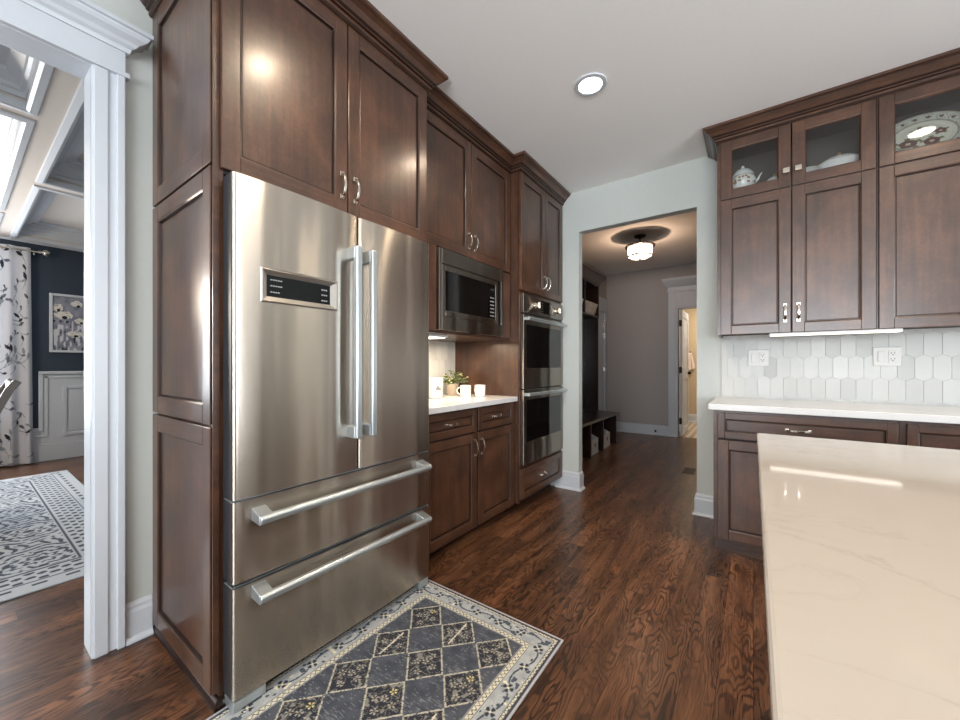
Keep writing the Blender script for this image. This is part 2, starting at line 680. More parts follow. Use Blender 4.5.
# ------------------------------------------------------------------ room shell
struct(box(DX - 0.1, XR + 0.1, YF - 0.1, HY + 0.05, -0.08, 0).build('floor', 'floor'))
struct(box(XW - 0.12, XR + 0.1, YF - 0.1, 8.9, ZC, ZC + 0.08).build('ceiling', 'ceil'))
OPY0, OPY1, OPZ = -1.35, 0.331, 2.334
w = MB()
w.box(XW - 0.12, XW, OPY1, 3.40, 0, ZC)
w.box(XW - 0.12, XW, OPY0, OPY1, OPZ, ZC)
w.box(XW - 0.12, XW, YF, OPY0, 0, ZC)
struct(w.build('wall_left', 'wall'))
HX0, HX1, HZ = -1.296, -0.352, 2.37
w = MB()
w.box(XW, HX0, YB, YB + 0.085, 0, ZC)
w.box(HX0, HX1, YB, YB + 0.085, HZ, ZC)
w.box(HX1, XR, YB, YB + 0.085, 0, ZC)
struct(w.build('wall_back', 'wall'))
# right wall with its window opening, rear wall with its window opening
w = MB()
w.box(XR, XR + 0.1, YF, -0.25, 0, ZC).box(XR, XR + 0.1, 2.05, YB + 0.1, 0, ZC)
w.box(XR, XR + 0.1, -0.25, 2.05, 0, 0.65).box(XR, XR + 0.1, -0.25, 2.05, 2.45, ZC)
struct(w.build('wall_right', 'wall'))
w = MB()
w.box(XW - 0.12, -1.15, YF - 0.1, YF, 0, ZC).box(2.35, XR + 0.1, YF - 0.1, YF, 0, ZC)
w.box(-1.15, 2.35, YF - 0.1, YF, 0, 0.4).box(-1.15, 2.35, YF - 0.1, YF, 2.5, ZC)
struct(w.build('wall_rear', 'wall'))


def window(name, F, u0, u1, v0, v1, cols, rows):
    m = MB()
    m.frame(u0, u1, v0, v1, 0.06, -0.06, 0.0, F)
    for i in range(1, cols):
        u = u0 + (u1 - u0) * i / cols
        m.box(u - 0.02, u + 0.02, v0 + 0.06, v1 - 0.06, -0.055, -0.005, F)
    for i in range(1, rows):
        v = v0 + (v1 - v0) * i / rows
        m.box(u0 + 0.06, u1 - 0.06, v - 0.015, v + 0.015, -0.055, -0.005, F)
    o = struct(m.build(name, 'white'))
    g = MB().box(u0 + 0.06, u1 - 0.06, v0 + 0.06, v1 - 0.06, -0.034, -0.03, F)
    g.build('window_pane', 'glass', o)
    c = MB().frame(u0 - 0.1, u1 + 0.1, v0 - 0.1, v1 + 0.1, 0.1, 0.0, 0.02, F)
    c.build('window_casing', 'white', o)
    return o


window('window_1', lambda u, v, w: (XR - w, u, v), -0.25, 2.05, 0.65, 2.45, 2, 2)
window('window_2', lambda u, v, w: (u, YF + w, v), -1.15, 2.35, 0.4, 2.5, 3, 2)

# hall shell
struct(box(XW - 0.12, XW, 3.40, HY + 0.12, 0, ZC).build('wall_hall_left', 'wall_hall'))
struct(box(0.55, 0.65, YB + 0.1, HY, 0, ZC).build('wall_hall_right', 'wall_hall'))
BX0, BX1, BZ = -0.985, -0.2, 2.06
w = MB()
w.box(XW, BX0, HY, HY + 0.12, 0, ZC).box(BX1, 0.65, HY, HY + 0.12, 0, ZC).box(BX0, BX1, HY, HY + 0.12, BZ, ZC)
struct(w.build('wall_hall_far', 'wall_hall'))
# bathroom beyond the hall door
w = MB()
w.box(-1.4, -1.3, HY + 0.12, 8.8, 0, ZC).box(0.65, 0.75, HY + 0.12, 8.8, 0, ZC).box(-1.4, 0.75, 8.7, 8.8, 0, ZC)
struct(w.build('wall_bathroom', 'wall_bath'))


def bath_cols(U, V):
    x, y = U * 2.1, V * 1.99
    c = np.tile(L3(206, 196, 180), (len(U), 1))
    s = np.abs(np.sin(x * 2 * PI / 0.2) * np.sin(y * 2 * PI / 0.2))
    c[s > 0.55] = L3(110, 84, 64)
    d = np.abs(((x / 0.2 + y / 0.2) % 1) - 0.5) < 0.06
    c[d] = L3(140, 112, 88)
    return c


struct(color_grid('floor_bathroom', 'bath_tile', 200, 200,
                  lambda U, V: np.stack([-1.35 + U * 2.1, HY + 0.05 + V * 1.99, 0 * U], -1), bath_cols))

# baseboards
BASE = [(0, 0), (0.030, 0), (0.030, 0.008), (0.022, 0.018), (0.015, 0.022), (0.015, 0.120), (0.011, 0.134), (0.011, 0.146), (0.005, 0.158), (0, 0.162)]


def baseboard(name, path, side=1, mat='white'):
    return struct(MB().sweep(path, BASE, side=side).build(name, mat))


baseboard('baseboard_back', [(-1.52, YB), (HX0, YB), (HX0, YB + 0.085)], 1)
baseboard('baseboard_back_right', [(HX1, YB + 0.085), (HX1, YB), (-0.18, YB)], 1)
baseboard('baseboard_left', [(XW, 0.418), (XW, 0.505)], 1)
baseboard('baseboard_hall', [(XW, 6.75), (XW, HY), (BX0 - 0.125, HY)], 1)
baseboard('baseboard_bathroom', [(-1.3, 7.6), (-1.3, 8.7), (0.65, 8.7)], 1)
baseboard('baseboard_right', [(XR, -0.2), (XR, -3.9)], 1)

# cased opening to the dining room (left wall)
t = MB()
for w0, w1, o in ((-0.012, 0.085, 0.016), (-0.006, 0.036, 0.022), (0.060, 0.085, 0.030)):
    t.box(XW, XW + o, OPY1 + w0, OPY1 + w1, 0, OPZ + 0.004)
    t.box(XW, XW + o, OPY0 - w1, OPY0 - w0, 0, OPZ + 0.004)
t.box(XW - 0.125, XW + 0.012, OPY1 - 0.012, OPY1, 0, OPZ)          # jambs and soffit lining
t.box(XW - 0.125, XW + 0.012, OPY0, OPY0 + 0.012, 0, OPZ)
t.box(XW - 0.125, XW + 0.012, OPY0, OPY1, OPZ - 0.012, OPZ)
for w0, w1 in ((0.0, 0.095),):
    t.box(XW - 0.14, XW - 0.12, OPY1 + w0, OPY1 + w1, 0, OPZ + 0.10)
    t.box(XW - 0.14, XW - 0.12, OPY0 - w1, OPY0 - w0, 0, OPZ + 0.10)
struct(t.build('trim_1', 'white', bevel=0.003))
t = MB()
ya, yb = OPY0 - 0.085, OPY1 + 0.085
t.box(XW, XW + 0.024, ya, yb, OPZ - 0.008, OPZ + 0.10)            # frieze
t.box(XW, XW + 0.034, ya - 0.012, yb + 0.012, OPZ - 0.010, OPZ + 0.008)   # bead
z0 = OPZ + 0.092
CAP = [(0, z0), (0.012, z0), (0.016, z0 + 0.010), (0.016, z0 + 0.016), (0.028, z0 + 0.024), (0.036, z0 + 0.036), (0.056, z0 + 0.050),
       (0.064, z0 + 0.062), (0.064, z0 + 0.068), (0.074, z0 + 0.071), (0.074, z0 + 0.086), (0, z0 + 0.086)]
t.sweep([(XW, ya), (XW + 0.02, ya), (XW + 0.02, yb), (XW, yb)], CAP, side=1)
struct(t.build('trim_2', 'white'))

# ------------------------------------------------------------------ dining room shell
ZS = 2.60
DY0, DY1 = -3.2, 1.7
DWY0, DWY1, DWZ0, DWZ1 = -1.75, 0.30, 0.45, 2.35
w = MB()
w.box(DX - 0.1, DX, DWY1, DY1, 0, 2.9).box(DX - 0.1, DX, DY0, DWY0, 0, 2.9)
w.box(DX - 0.1, DX, DWY0, DWY1, 0, DWZ0).box(DX - 0.1, DX, DWY0, DWY1, DWZ1, 2.9)
struct(w.build('wall_dining_far', 'wall_blue'))
struct(box(DX, XW - 0.12, DY1, DY1 + 0.1, 0, 2.9).build('wall_dining_side', 'wall_blue'))
struct(box(DX, XW - 0.12, DY0 - 0.1, DY0, 0, 2.9).build('wall_dining_near', 'wall_blue'))
window('window_3', FX(DX), DWY0, DWY1, DWZ0, DWZ1, 3, 2)

# coffered ceiling
cof = [(-6.80, -4.72, 0.42, 1.5), (-4.56, -2.45, 0.42, 1.5),
       (-6.80, -5.82, -0.9, 0.26), (-5.66, -3.50, -0.9, 0.26), (-3.34, -2.45, -0.9, 0.26),
       (-6.80, -4.72, -2.9, -1.06), (-4.56, -2.45, -2.9, -1.06)]
ROWS = [(0.42, 1.5), (-0.9, 0.26), (-2.9, -1.06)]
m = MB()
edges = [DY1] + [e for r in ROWS for e in (r[1], r[0])] + [DY0]
for i in range(0, len(edges), 2):
    m.box(DX, XW - 0.12, edges[i + 1], edges[i], ZS, ZS + 0.2)
for r in ROWS:
    cs = sorted(c for c in cof if abs(c[2] - r[0]) < 1e-6)
    x = DX
    for c in cs:
        m.box(x, c[0], r[0], r[1], ZS, ZS + 0.2)
        x = c[1]
    m.box(x, XW - 0.12, r[0], r[1], ZS, ZS + 0.2)
m.box(DX, XW - 0.12, DY0, DY1, ZS + 0.2, ZS + 0.28)
struct(m.build('ceiling_dining', 'ceil_dining'))
m = MB()
for (x0, x1, y0, y1) in cof:
    p = [(x0, y0), (x1, y0), (x1, y1), (x0, y1)]
    m.sweep(p, [(0, ZS - 0.016), (0.03, ZS - 0.012), (0.034, ZS), (0, ZS)], side=1, closed=True)
    m.sweep(p, [(0, ZS - 0.016), (0, ZS + 0.03), (0.014, ZS + 0.03), (0.014, ZS - 0.01)], side=-1, closed=True)
    m.sweep(p, [(0, ZS + 0.05), (0.014, ZS + 0.05), (0.020, ZS + 0.075), (0.034, ZS + 0.08), (0.04, ZS + 0.10), (0.085, ZS + 0.135), (0.092, ZS + 0.155), (0.115, ZS + 0.16), (0.12, ZS + 0.175), (0.165, ZS + 0.18), (0.17, ZS + 0.2), (0, ZS + 0.2)], side=-1, closed=True)
m.sweep([(DX, DY1), (DX, DY0)], [(0, ZS - 0.02), (0.02, ZS - 0.02), (0.03, ZS), (0, ZS)], side=-1)
struct(m.build('trim_coffers', 'white'))

# stepped wainscot on the far dining wall
F = FX(DX)
m = MB()
m.box(0.62, DY1, 0.16, 1.04, 0, 0.015, F).box(0.40, 0.62, 0.16, 0.36, 0, 0.015, F)
m.box(0.40, DY1, 0, 0.185, 0, 0.028, F).box(0.40, DY1, 0.185, 0.205, 0, 0.02, F)
m.box(0.605, DY1, 1.04, 1.075, 0, 0.045, F).box(0.605, 0.64, 0.36, 1.075, 0, 0.035, F)
m.box(0.40, 0.605, 0.36, 0.40, 0, 0.035, F)
m.box(0.65, DY1, 0.99, 1.02, 0.012, 0.03, F).box(0.65, 0.68, 0.30, 1.02, 0.012, 0.03, F).box(0.40, 0.68, 0.29, 0.31, 0.012, 0.03, F)
m.frame(0.80, 1.65, 0.285, 0.895, 0.035, 0.015, 0.032, F)
m.box(0.85, 1.60, 0.335, 0.845, 0.015, 0.024, F)
struct(m.build('trim_wainscot', 'white', bevel=0.004))

# ------------------------------------------------------------------ hall door, casing, side door
F = FY(HY)
m = MB()
m.box(BX0 - 0.125, BX0, 0, BZ + 0.26, 0, 0.02, F).box(BX0 - 0.10, BX0 - 0.02, 0, BZ + 0.26, 0, 0.028, F)
m.box(BX1, BX1 + 0.105, 0, BZ + 0.26, 0, 0.02, F)
m.box(BX0, BX1, BZ, BZ + 0.26, 0, 0.014, F)
m.frame(BX0 + 0.03, BX1 - 0.03, BZ + 0.03, BZ + 0.245, 0.045, 0.014, 0.024, F)
m.box(BX0 - 0.14, BX1 + 0.12, BZ + 0.255, BZ + 0.275, 0, 0.034, F)
z0 = BZ + 0.275
m.sweep([(BX0 - 0.125, HY), (BX0 - 0.125, HY - 0.02), (BX1 + 0.105, HY - 0.02), (BX1 + 0.105, HY)],
        [(0, z0), (0.006, z0), (0.006, z0 + 0.06), (0.03, z0 + 0.085), (0.07, z0 + 0.14), (0.085, z0 + 0.17), (0.085, z0 + 0.195), (0, z0 + 0.195)], side=1 if False else 1)
m.box(BX0 - 0.004, BX0 + 0.012, HY - 0.01, HY + 0.13, 0, BZ).box(BX1 - 0.012, BX1 + 0.004, HY - 0.01, HY + 0.13, 0, BZ)
m.box(BX0, BX1, HY - 0.01, HY + 0.13, BZ - 0.012, BZ)
struct(m.build('trim_3', 'white', bevel=0.002))
# bathroom door swung inwards, seen edge on
dr = MB()
dx = -0.955
FD = lambda u, v, w: (dx + w, u, v)
dr.shaker(HY + 0.06, HY + 0.78, 0.01, 2.04, FD, s=0.11, t=0.036, rec=0.01)
dr.box(HY + 0.17, HY + 0.67, 0.92, 1.06, 0, 0.036, FD)
door1 = struct(dr.build('door_1', 'white', bevel=0.002))
h = MB()
for z in (0.25, 1.07, 1.82):
    MB().box(dx - 0.006, dx + 0.030, HY + 0.040, HY + 0.062, z - 0.05, z + 0.05).build('hinge', 'bronze', door1)
h = MB()
h.lathe([(0.03, 0.99), (0.03, 1.03)], dx + 0.05, HY + 0.71, 12)
h.tube([(dx + 0.036, HY + 0.71, 1.01), (dx + 0.085, HY + 0.71, 1.01)], 0.012, 8)
h.tube([(dx + 0.082, HY + 0.72, 1.01), (dx + 0.082, HY + 0.60, 1.01)], 0.009, 8)
h.build('door_handle', 'bronze', door1)
# side door in the left hall wall
m = MB()
F = FX(XW)
m.box(5.80, 5.90, 0, 2.3, 0, 0.02, F).box(6.64, 6.74, 0, 2.3, 0, 0.02, F).box(5.78, 6.76, 2.06, 2.3, 0, 0.022, F)
m.box(5.90, 6.64, 0, 2.06, -0.03, 0.004, F)
door2 = struct(m.build('door_2', 'white', bevel=0.002))
h = MB()
for z in (1.08, 1.66, 1.86):
    MB().box(6.62, 6.645, z - 0.04, z + 0.04, 0.004, 0.026, F).build('hinge', 'nickel', door2)

# ------------------------------------------------------------------ cabinet helpers
WOOD = ['wood_v', 'wood_h', 'glaze']


def pull(F, u, v, vertical, parent, L=0.098):
    m = MB()
    h = L / 2

    def G(s, t, w):
        return F(u + t, v + s, w) if vertical else F(u + s, v + t, w)
    for sgn in (-1, 1):
        c = sgn * h
        m.box(c - 0.009, c + 0.009, -0.009, 0.009, 0.0, 0.007, G)
        m.box(c - 0.006, c + 0.006, -0.006, 0.006, 0.007, 0.016, G)
    path = []
    for i in range(13):
        s = -h + 2 * h * i / 12
        path.append(G(s, 0, 0.014 + 0.018 * math.sin(PI * i / 12) ** 0.7))
    a, b = Vector(G(0, 0, 0)), Vector(G(0, 1, 0))
    m.band(path, 0.0055, 0.0028, b - a)
    o = m.build('handle', 'nickel', parent, bevel=0.0012)
    return o


def door(parent, F, u0, u1, v0, v1, handle=None, hv=None, name='door', drawer=False, s=0.058):
    o = MB().shaker(u0, u1, v0, v1, F, s=s, horiz=drawer).build(name, WOOD, parent, bevel=0.0025)
    G = lambda u, v, w: F(u, v, w + 0.02)
    if handle == 'drawer':
        pull(G if not drawer else (lambda u, v, w: F(u, v, w + 0.009)), (u0 + u1) / 2, (v0 + v1) / 2, False, o)
    elif handle is not None:
        pull(G, handle, hv, True, o)
    return o


def crown(parent, path, side, zb=2.645, proj=0.078):
    z = zb
    H = ZC - 0.002 - zb
    prof = [(-0.01, z), (0.006, z), (0.012, z + 0.08 * H), (0.012, z + 0.22 * H), (0.022, z + 0.27 * H), (0.022, z + 0.33 * H),
            (0.032, z + 0.42 * H), (0.048, z + 0.62 * H), (0.066, z + 0.74 * H), (0.066, z + 0.80 * H), (proj, z + 0.84 * H),
            (proj, z + H), (-0.01, z + H)]
    return MB().sweep(path, prof, side=side, segm={1: 1, 3: 1, 5: 1, 8: 1}).build('crown_moulding', [WOOD[1], 'glaze'], parent)


# ------------------------------------------------------------------ refrigerator cabinet
C = thing('refrigerator_cabinet', 'tall dark wood cabinet wrapped around the steel refrigerator, paneled side facing the dining doorway', 'cabinet', (-1.77, 1.01, 0))
PY = 0.526
m = MB()
m.box(XW + 0.003, -1.462, PY, 0.541, 0.0, 2.66).build('side_panel', WOOD, C, bevel=0.002)
MB().box(XW + 0.003, -1.462, 1.462, 1.518, 0.0, 2.66).build('side_panel', WOOD, C, bevel=0.002)
F = FY(PY)
for (v0, v1) in ((0.040, 0.939), (0.949, 1.821), (1.831, 2.648)):
    MB().shaker(-2.10, -1.478, v0, v1, F, s=0.066).build('decorative_panel', WOOD, C, bevel=0.0025)
m = MB().sweep([(XW + 0.004, PY), (-1.462, PY), (-1.462, 0.541)], [(0, 0), (0.020, 0), (0.020, 0.012), (0.014, 0.024), (0.006, 0.030), (0, 0.032)], side=1)
m.build('base_moulding', 'glaze', C)
MB().box(XW + 0.003, -1.462, 0.541, 1.462, 1.80, 2.66).build('carcass', ['wood_in'], C)
F = FX(-1.462)
door(C, F, 0.528, 1.013, 1.812, 2.640, 0.982, 1.925)
door(C, F, 1.018, 1.512, 1.812, 2.640, 1.049, 1.925)
m = MB().box(0.512, 1.518, 2.6425, 2.665, 0.0, 0.016, F)
m.box(0.508, 0.527, 0.05, 2.6425, -0.001, 0.003, F)
m.build('face_frame', 'wood_h', C)
crown(C, [(XW + 0.004, PY - 0.02), (-1.440, PY - 0.02), (-1.440, 1.520), (-1.520, 1.520)], 1)

# ------------------------------------------------------------------ refrigerator
R = thing('refrigerator', 'stainless steel french door refrigerator with two lower freezer drawers', 'refrigerator', (-1.75, 0.995, 0.0))
MB().box(-2.06, -1.447, 0.548, 1.452, 0.03, 1.765).build('body', 'side_grey', R, bevel=0.004)


def curved_front(u0, u1, v0, v1, bulge=0.008, hole=None, wt=0.080):
    """door slab X -1.440..-1.37 with a slightly bowed, round-edged steel front"""
    m = MB()
    n = 28
    us = [u0 + (u1 - u0) * i / n for i in range(n + 1)]

    def w(u):
        t = (u - u0) / (u1 - u0)
        e = min(t, 1 - t) * (u1 - u0)
        r = 0.012
        edge = -(r - math.sqrt(max(0, r * r - (r - e) ** 2))) if e < r else 0
        return -1.440 + wt + bulge * (1 - (2 * t - 1) ** 2) - bulge + edge
    us = sorted(set(us + [u0 + k for k in (0.001, 0.003, 0.006, 0.009, 0.012)] + [u1 - k for k in (0.001, 0.003, 0.006, 0.009, 0.012)]
                    + ([hole[0], hole[1]] if hole else [])))
    vs = [v0, v1] if not hole else [v0, hole[2], hole[3], v1]
    b = len(m.v)
    k = len(vs)
    for u in us:
        for v in vs:
            m.v.append((w(u), u, v))
    for i in range(len(us) - 1):
        for j in range(k - 1):
            if hole and j == 1 and us[i] >= hole[0] - 1e-9 and us[i + 1] <= hole[1] + 1e-9:
                continue
            m.face([b + i * k + j, b + (i + 1) * k + j, b + (i + 1) * k + j + 1, b + i * k + j + 1], 0)
    e0, e1 = w(u0), w(u1)
    xb = -1.441
    m.quad([(e0, u0, v0), (e0, u0, v1), (xb, u0, v1), (xb, u0, v0)], 1)
    m.quad([(e1, u1, v0), (e1, u1, v1), (xb, u1, v1), (xb, u1, v0)], 1)
    m.quad([(xb, u0, v0), (xb, u0, v1), (xb, u1, v1), (xb, u1, v0)], 1)
    for v in (v0, v1):
        m.quad([(w(u), u, v) for u in us] + [(xb, u1, v), (xb, u0, v)], 1)
    return m, w


P0, P1, P2, P3 = 0.614, 0.910, 1.366, 1.486
m, wf = curved_front(0.532, 1.012, 0.708, 1.780, hole=(P0, P1, P2, P3))
ld = m.build('door', ['steel', 'side_grey'], R, smooth='angle')
FP = lambda u, v, w: (wf(u) + w, u, v)
pn = MB()
pn.ring((P0, P1, P2, P3), 0.0, (P0 + 0.006, P1 - 0.006, P2 + 0.006, P3 - 0.006), 0.004, FP)
pn.ring((P0 + 0.006, P1 - 0.006, P2 + 0.006, P3 - 0.006), 0.004, (P0 + 0.026, P1 - 0.028, P2 + 0.024, P3 - 0.022), -0.010, FP)
pn.build('display_bezel', 'bezel', ld)
ds = MB()
ds.quad([FP(u, v, -0.0095) for u, v in ((P0 + 0.025, P2 + 0.023), (P1 - 0.027, P2 + 0.023), (P1 - 0.027, P3 - 0.021), (P0 + 0.025, P3 - 0.021))])
dsp = ds.build('display', 'display_black', ld)
tx = MB()
for j, z in enumerate((1.449, 1.428, 1.406)):
    for k in range(5 - (j == 2)):
        MB().box(0.652 + k * 0.0085, 0.658 + k * 0.0085, z - 0.002, z + 0.002, -0.0095, -0.0088, FP).build('display_mark', 'grey_mark', ld)
for j, z in enumerate((1.444, 1.424, 1.402)):
    for k in range(3):
        MB().box(0.845 + k * 0.009, 0.851 + k * 0.009, z - 0.0025, z + 0.0025, -0.0095, -0.0088, FP).build('display_mark', 'grey_mark', ld)
m, wr = curved_front(1.018, 1.456, 0.708, 1.780)
rd = m.build('door', ['steel', 'side_grey'], R, smooth='angle')


def bar_handle(y, side, parent):
    m = MB()
    m.box(-1.325, -1.300, y - 0.014, y + 0.014, 0.850, 1.636)
    for z in (0.850, 1.586):
        m.box(-1.376, -1.312, y - 0.016, y + 0.016, z, z + 0.05)
    m.build('handle', 'alu', parent, bevel=0.005, segs=3)


bar_handle(0.972, 1, ld)
bar_handle(1.048, 1, rd)
for (v0, v1, hz) in ((0.434, 0.700, 0.640), (0.056, 0.418, 0.380)):
    m, wd_ = curved_front(0.532, 1.456, v0, v1, bulge=0.008)
    d = m.build('freezer_drawer', ['steel', 'side_grey'], R, smooth='angle')
    MB().box(-1.441, -1.378, 0.534, 1.454, v1, v1 + 0.004).build('drawer_lip', 'alu', d)
    h = MB()
    h.tube([(-1.314, 0.590, hz), (-1.314, 1.400, hz)], 0.0155, 14)
    for y0, y1 in ((0.588, 0.634), (1.356, 1.402)):
        b0 = len(h.v)
        h.v += [(-1.383, y0, hz - 0.010), (-1.383, y1, hz - 0.010), (-1.383, y1, hz + 0.034), (-1.383, y0, hz + 0.034),
                (-1.309, y0, hz - 0.017), (-1.309, y1, hz - 0.017), (-1.309, y1, hz + 0.014), (-1.309, y0, hz + 0.014)]
        for q in ((3, 2, 1, 0), (4, 5, 6, 7), (0, 1, 5, 4), (1, 2, 6, 5), (2, 3, 7, 6), (3, 0, 4, 7)):
            h.face([b0 + i for i in q])
    h.build('handle', 'alu', d, bevel=0.002, smooth='angle')
MB().box(-1.46, -1.43, 0.60, 1.40, 0.02, 0.055).build('base_grille', 'black', R)
for y0, y1 in ((0.536, 0.640), (1.385, 1.452)):
    MB().box(-1.446, -1.374, y0, y1, 0.009, 0.050).build('foot', 'alu', R, bevel=0.006)
for y0, y1 in ((0.550, 0.640), (1.37, 1.44)):
    MB().box(-1.52, -1.40, y0, y1, 1.780, 1.797).build('hinge_cover', 'side_grey', R, bevel=0.004)

# ------------------------------------------------------------------ base cabinet, countertop beside the refrigerator
YO = 2.557
B = thing('base_cabinet', 'dark wood base cabinet with two drawers and two doors right of the refrigerator', 'cabinet', (-1.8, 2.04, 0))
MB().box(XW + 0.003, -1.522, 1.521, YO - 0.002, 0.062, 0.869).build('carcass', 'wood_in', B)
MB().box(XW + 0.003, -1.585, 1.521, YO - 0.002, 0.0, 0.062).build('toe_kick', 'glaze', B)
F = FX(-1.522)
MB().frame(1.521, YO - 0.002, 0.062, 0.869, 0.024, -0.004, 0.002, F).box(2.052, 2.078, 0.09, 0.868, -0.004, 0.002, F).build('face_frame', WOOD, B)
door(B, F, 1.545, 2.055, 0.708, 0.860, 'drawer', name='drawer', drawer=True, s=0.042)
door(B, F, 2.075, 2.545, 0.708, 0.860, 'drawer', name='drawer', drawer=True, s=0.042)
door(B, F, 1.545, 2.055, 0.068, 0.696, 2.026, 0.600)
door(B, F, 2.075, 2.545, 0.068, 0.696, 2.104, 0.600)
o = MB().box(XW + 0.003, -1.478, 1.521, YO - 0.001, 0.870, 0.906).build('countertop', 'quartz_counter', bevel=0.003)
tag(own_origin(o, (-1.8, 2.04, 0.870)), 'short white quartz countertop under the microwave', 'countertop')
# tiled splashback behind it
struct(MB().box(XW, XW + 0.002, 1.521, YO, 0.906, 1.345).build('wall_splashback_grout', 'grout'))


def hex_tiles(name, F, u0, u1, v0, v1, a=0.036, pitch=0.139, tip=0.020, gap=0.0008):
    """picket / long-hexagon wall tiles, each with its own marble shade"""
    V, Fc, cols = [], [], []
    row = 0
    v = v0 - 0.06
    while v < v1 + pitch:
        u = u0 + (a if row % 2 else 0)
        while u < u1 + 2 * a:
            hh = (pitch + tip) / 2
            pts = [(u - a + gap, v - hh + tip), (u, v - hh + gap), (u + a - gap, v - hh + tip),
                   (u + a - gap, v + hh - tip), (u, v + hh - gap), (u - a + gap, v + hh - tip)]
            pts = clip(pts, u0, u1, v0, v1)
            if len(pts) > 2:
                sh = rng.normal(0, 5.0)
                c = L3(194 + sh, 194 + sh, 191 + sh)
                b = len(V)
                n = len(pts)
                V += [F(p[0], p[1], 0.006) for p in pts] + [F(p[0], p[1], 0.0) for p in pts]
                Fc.append(list(range(b, b + n)))
                for i in range(n):
                    j = (i + 1) % n
                    Fc.append([b + i, b + n + i, b + n + j, b + j])
                cols += [c] * (2 * n)
            u += 2 * a
        v += pitch
        row += 1
    me = bpy.data.meshes.new(name)
    me.from_pydata(V, [], Fc)
    at = me.color_attributes.new('pattern', 'FLOAT_COLOR', 'POINT')
    buf = np.ones((len(V), 4), dtype=np.float32)
    buf[:, :3] = np.array(cols)
    at.data.foreach_set('color', buf.ravel())
    me.materials.append(M['tile'])
    o = bpy.data.objects.new(name, me)
    COL.objects.link(o)
    return struct(o)


def clip(p, u0, u1, v0, v1):
    for ax, lim, sg in ((0, u0, 1), (0, u1, -1), (1, v0, 1), (1, v1, -1)):
        out = []
        for i in range(len(p)):
            a_, b_ = p[i], p[(i + 1) % len(p)]
            ia, ib = (a_[ax] - lim) * sg >= 0, (b_[ax] - lim) * sg >= 0
            if ia:
                out.append(a_)
            if ia != ib:
                t_ = (lim - a_[ax]) / (b_[ax] - a_[ax])
                out.append((a_[0] + (b_[0] - a_[0]) * t_, a_[1] + (b_[1] - a_[1]) * t_))
        p = out
        if len(p) < 3:
            return []
    return p


hex_tiles('wall_splashback_tiles', FX(XW + 0.002), 1.521, YO, 0.906, 1.345)

# ------------------------------------------------------------------ microwave cabinet and microwave
K = thing('microwave_cabinet', 'dark wood wall cabinet holding the built-in microwave, two doors above it', 'cabinet', (-1.83, 2.04, 1.36))
FM = -1.56
m = MB()
m.box(XW + 0.003, FM, 1.521, YO - 0.002, 1.872, 2.66)
m.build('carcass', 'wood_in', K)
m = MB()
m.box(XW + 0.003, FM, 1.521, 1.545, 1.345, 1.870).box(XW + 0.003, FM, 2.535, YO - 0.002, 1.345, 1.870)
m.box(XW + 0.003, FM, 1.545, 2.535, 1.345, 1.362)
m.build('microwave_shelf', WOOD, K)
F = FX(FM)
m = MB()
m.box(1.521, 1.700, 1.358, 1.870, -0.02, 0.018, F).build('filler_strip', WOOD, K, bevel=0.002)
MB().box(2.420, 2.550, 1.358, 1.858, -0.02, 0.018, F).build('filler_strip', WOOD, K, bevel=0.002)
door(K, F, 1.545, 2.041, 1.868, 2.640, 2.010, 1.975)
door(K, F, 2.047, 2.550, 1.868, 2.640, 2.078, 1.975)
MB().box(1.521, YO - 0.002, 2.6425, 2.665, -0.002, 0.016, F).build('face_frame', 'wood_h', K)
crown(K, [(FM + 0.02, 1.530), (FM + 0.02, YO - 0.003)], 1)
W = thing('microwave', 'built-in stainless steel microwave with black window above the coffee counter', 'microwave', (-1.75, 2.06, 1.362))
MB().box(-2.05, -1.546, 1.72, 2.40, 1.370, 1.845).build('body', 'side_grey', W)
F = FX(-1.545)
MB().frame(1.702, 2.416, 1.364, 1.858, 0.026, 0.0, 0.022, F, 0, 0, 0.082).box(1.728, 2.39, 1.768, 1.833, 0.0, 0.022, F).build('trim_kit', 'steel_dark', W, bevel=0.002)
m = MB().frame(1.732, 2.358, 1.450, 1.764, 0.034, 0.001, 0.018, F, 0, 0)
m.build('door_frame', 'steel_dark', W, bevel=0.002)
MB().box(1.766, 2.238, 1.484, 1.730, 0.001, 0.013, F).build('window', 'oven_glass', W)
cp = MB().box(2.241, 2.324, 1.484, 1.730, 0.001, 0.014, F).build('control_panel', 'oven_glass', W)
m = MB()
for i in range(6):
    for j in range(3):
        MB().box(2.258 + j * 0.018, 2.270 + j * 0.018, 1.50 + i * 0.026, 1.508 + i * 0.026, 0.0135, 0.015, F).build('key', 'grey_mark', cp)
MB().box(2.256, 2.308, 1.682, 1.700, 0.0135, 0.015, F).build('clock_display', 'side_grey', cp)
# light bar under the microwave
U = thing('under_cabinet_light', 'short lit light bar under the microwave beside the refrigerator', 'light', (-1.71, 1.72, 1.345), 'under-cabinet light bars')
MB().box(-1.80, -1.62, 1.55, 1.89, 1.328, 1.345).build('housing', 'plastic_white', U, bevel=0.002)
MB().box(-1.79, -1.63, 1.56, 1.88, 1.325, 1.3285).build('diffuser', 'led_bright', U)
area('microwave_shelf_fill', (-1.80, 2.0, 1.322), (0, 0, 0), 0.12, 0.72, 6.5, WARM)  # added unseen light, longer than the bar, washes the oven cabinet side

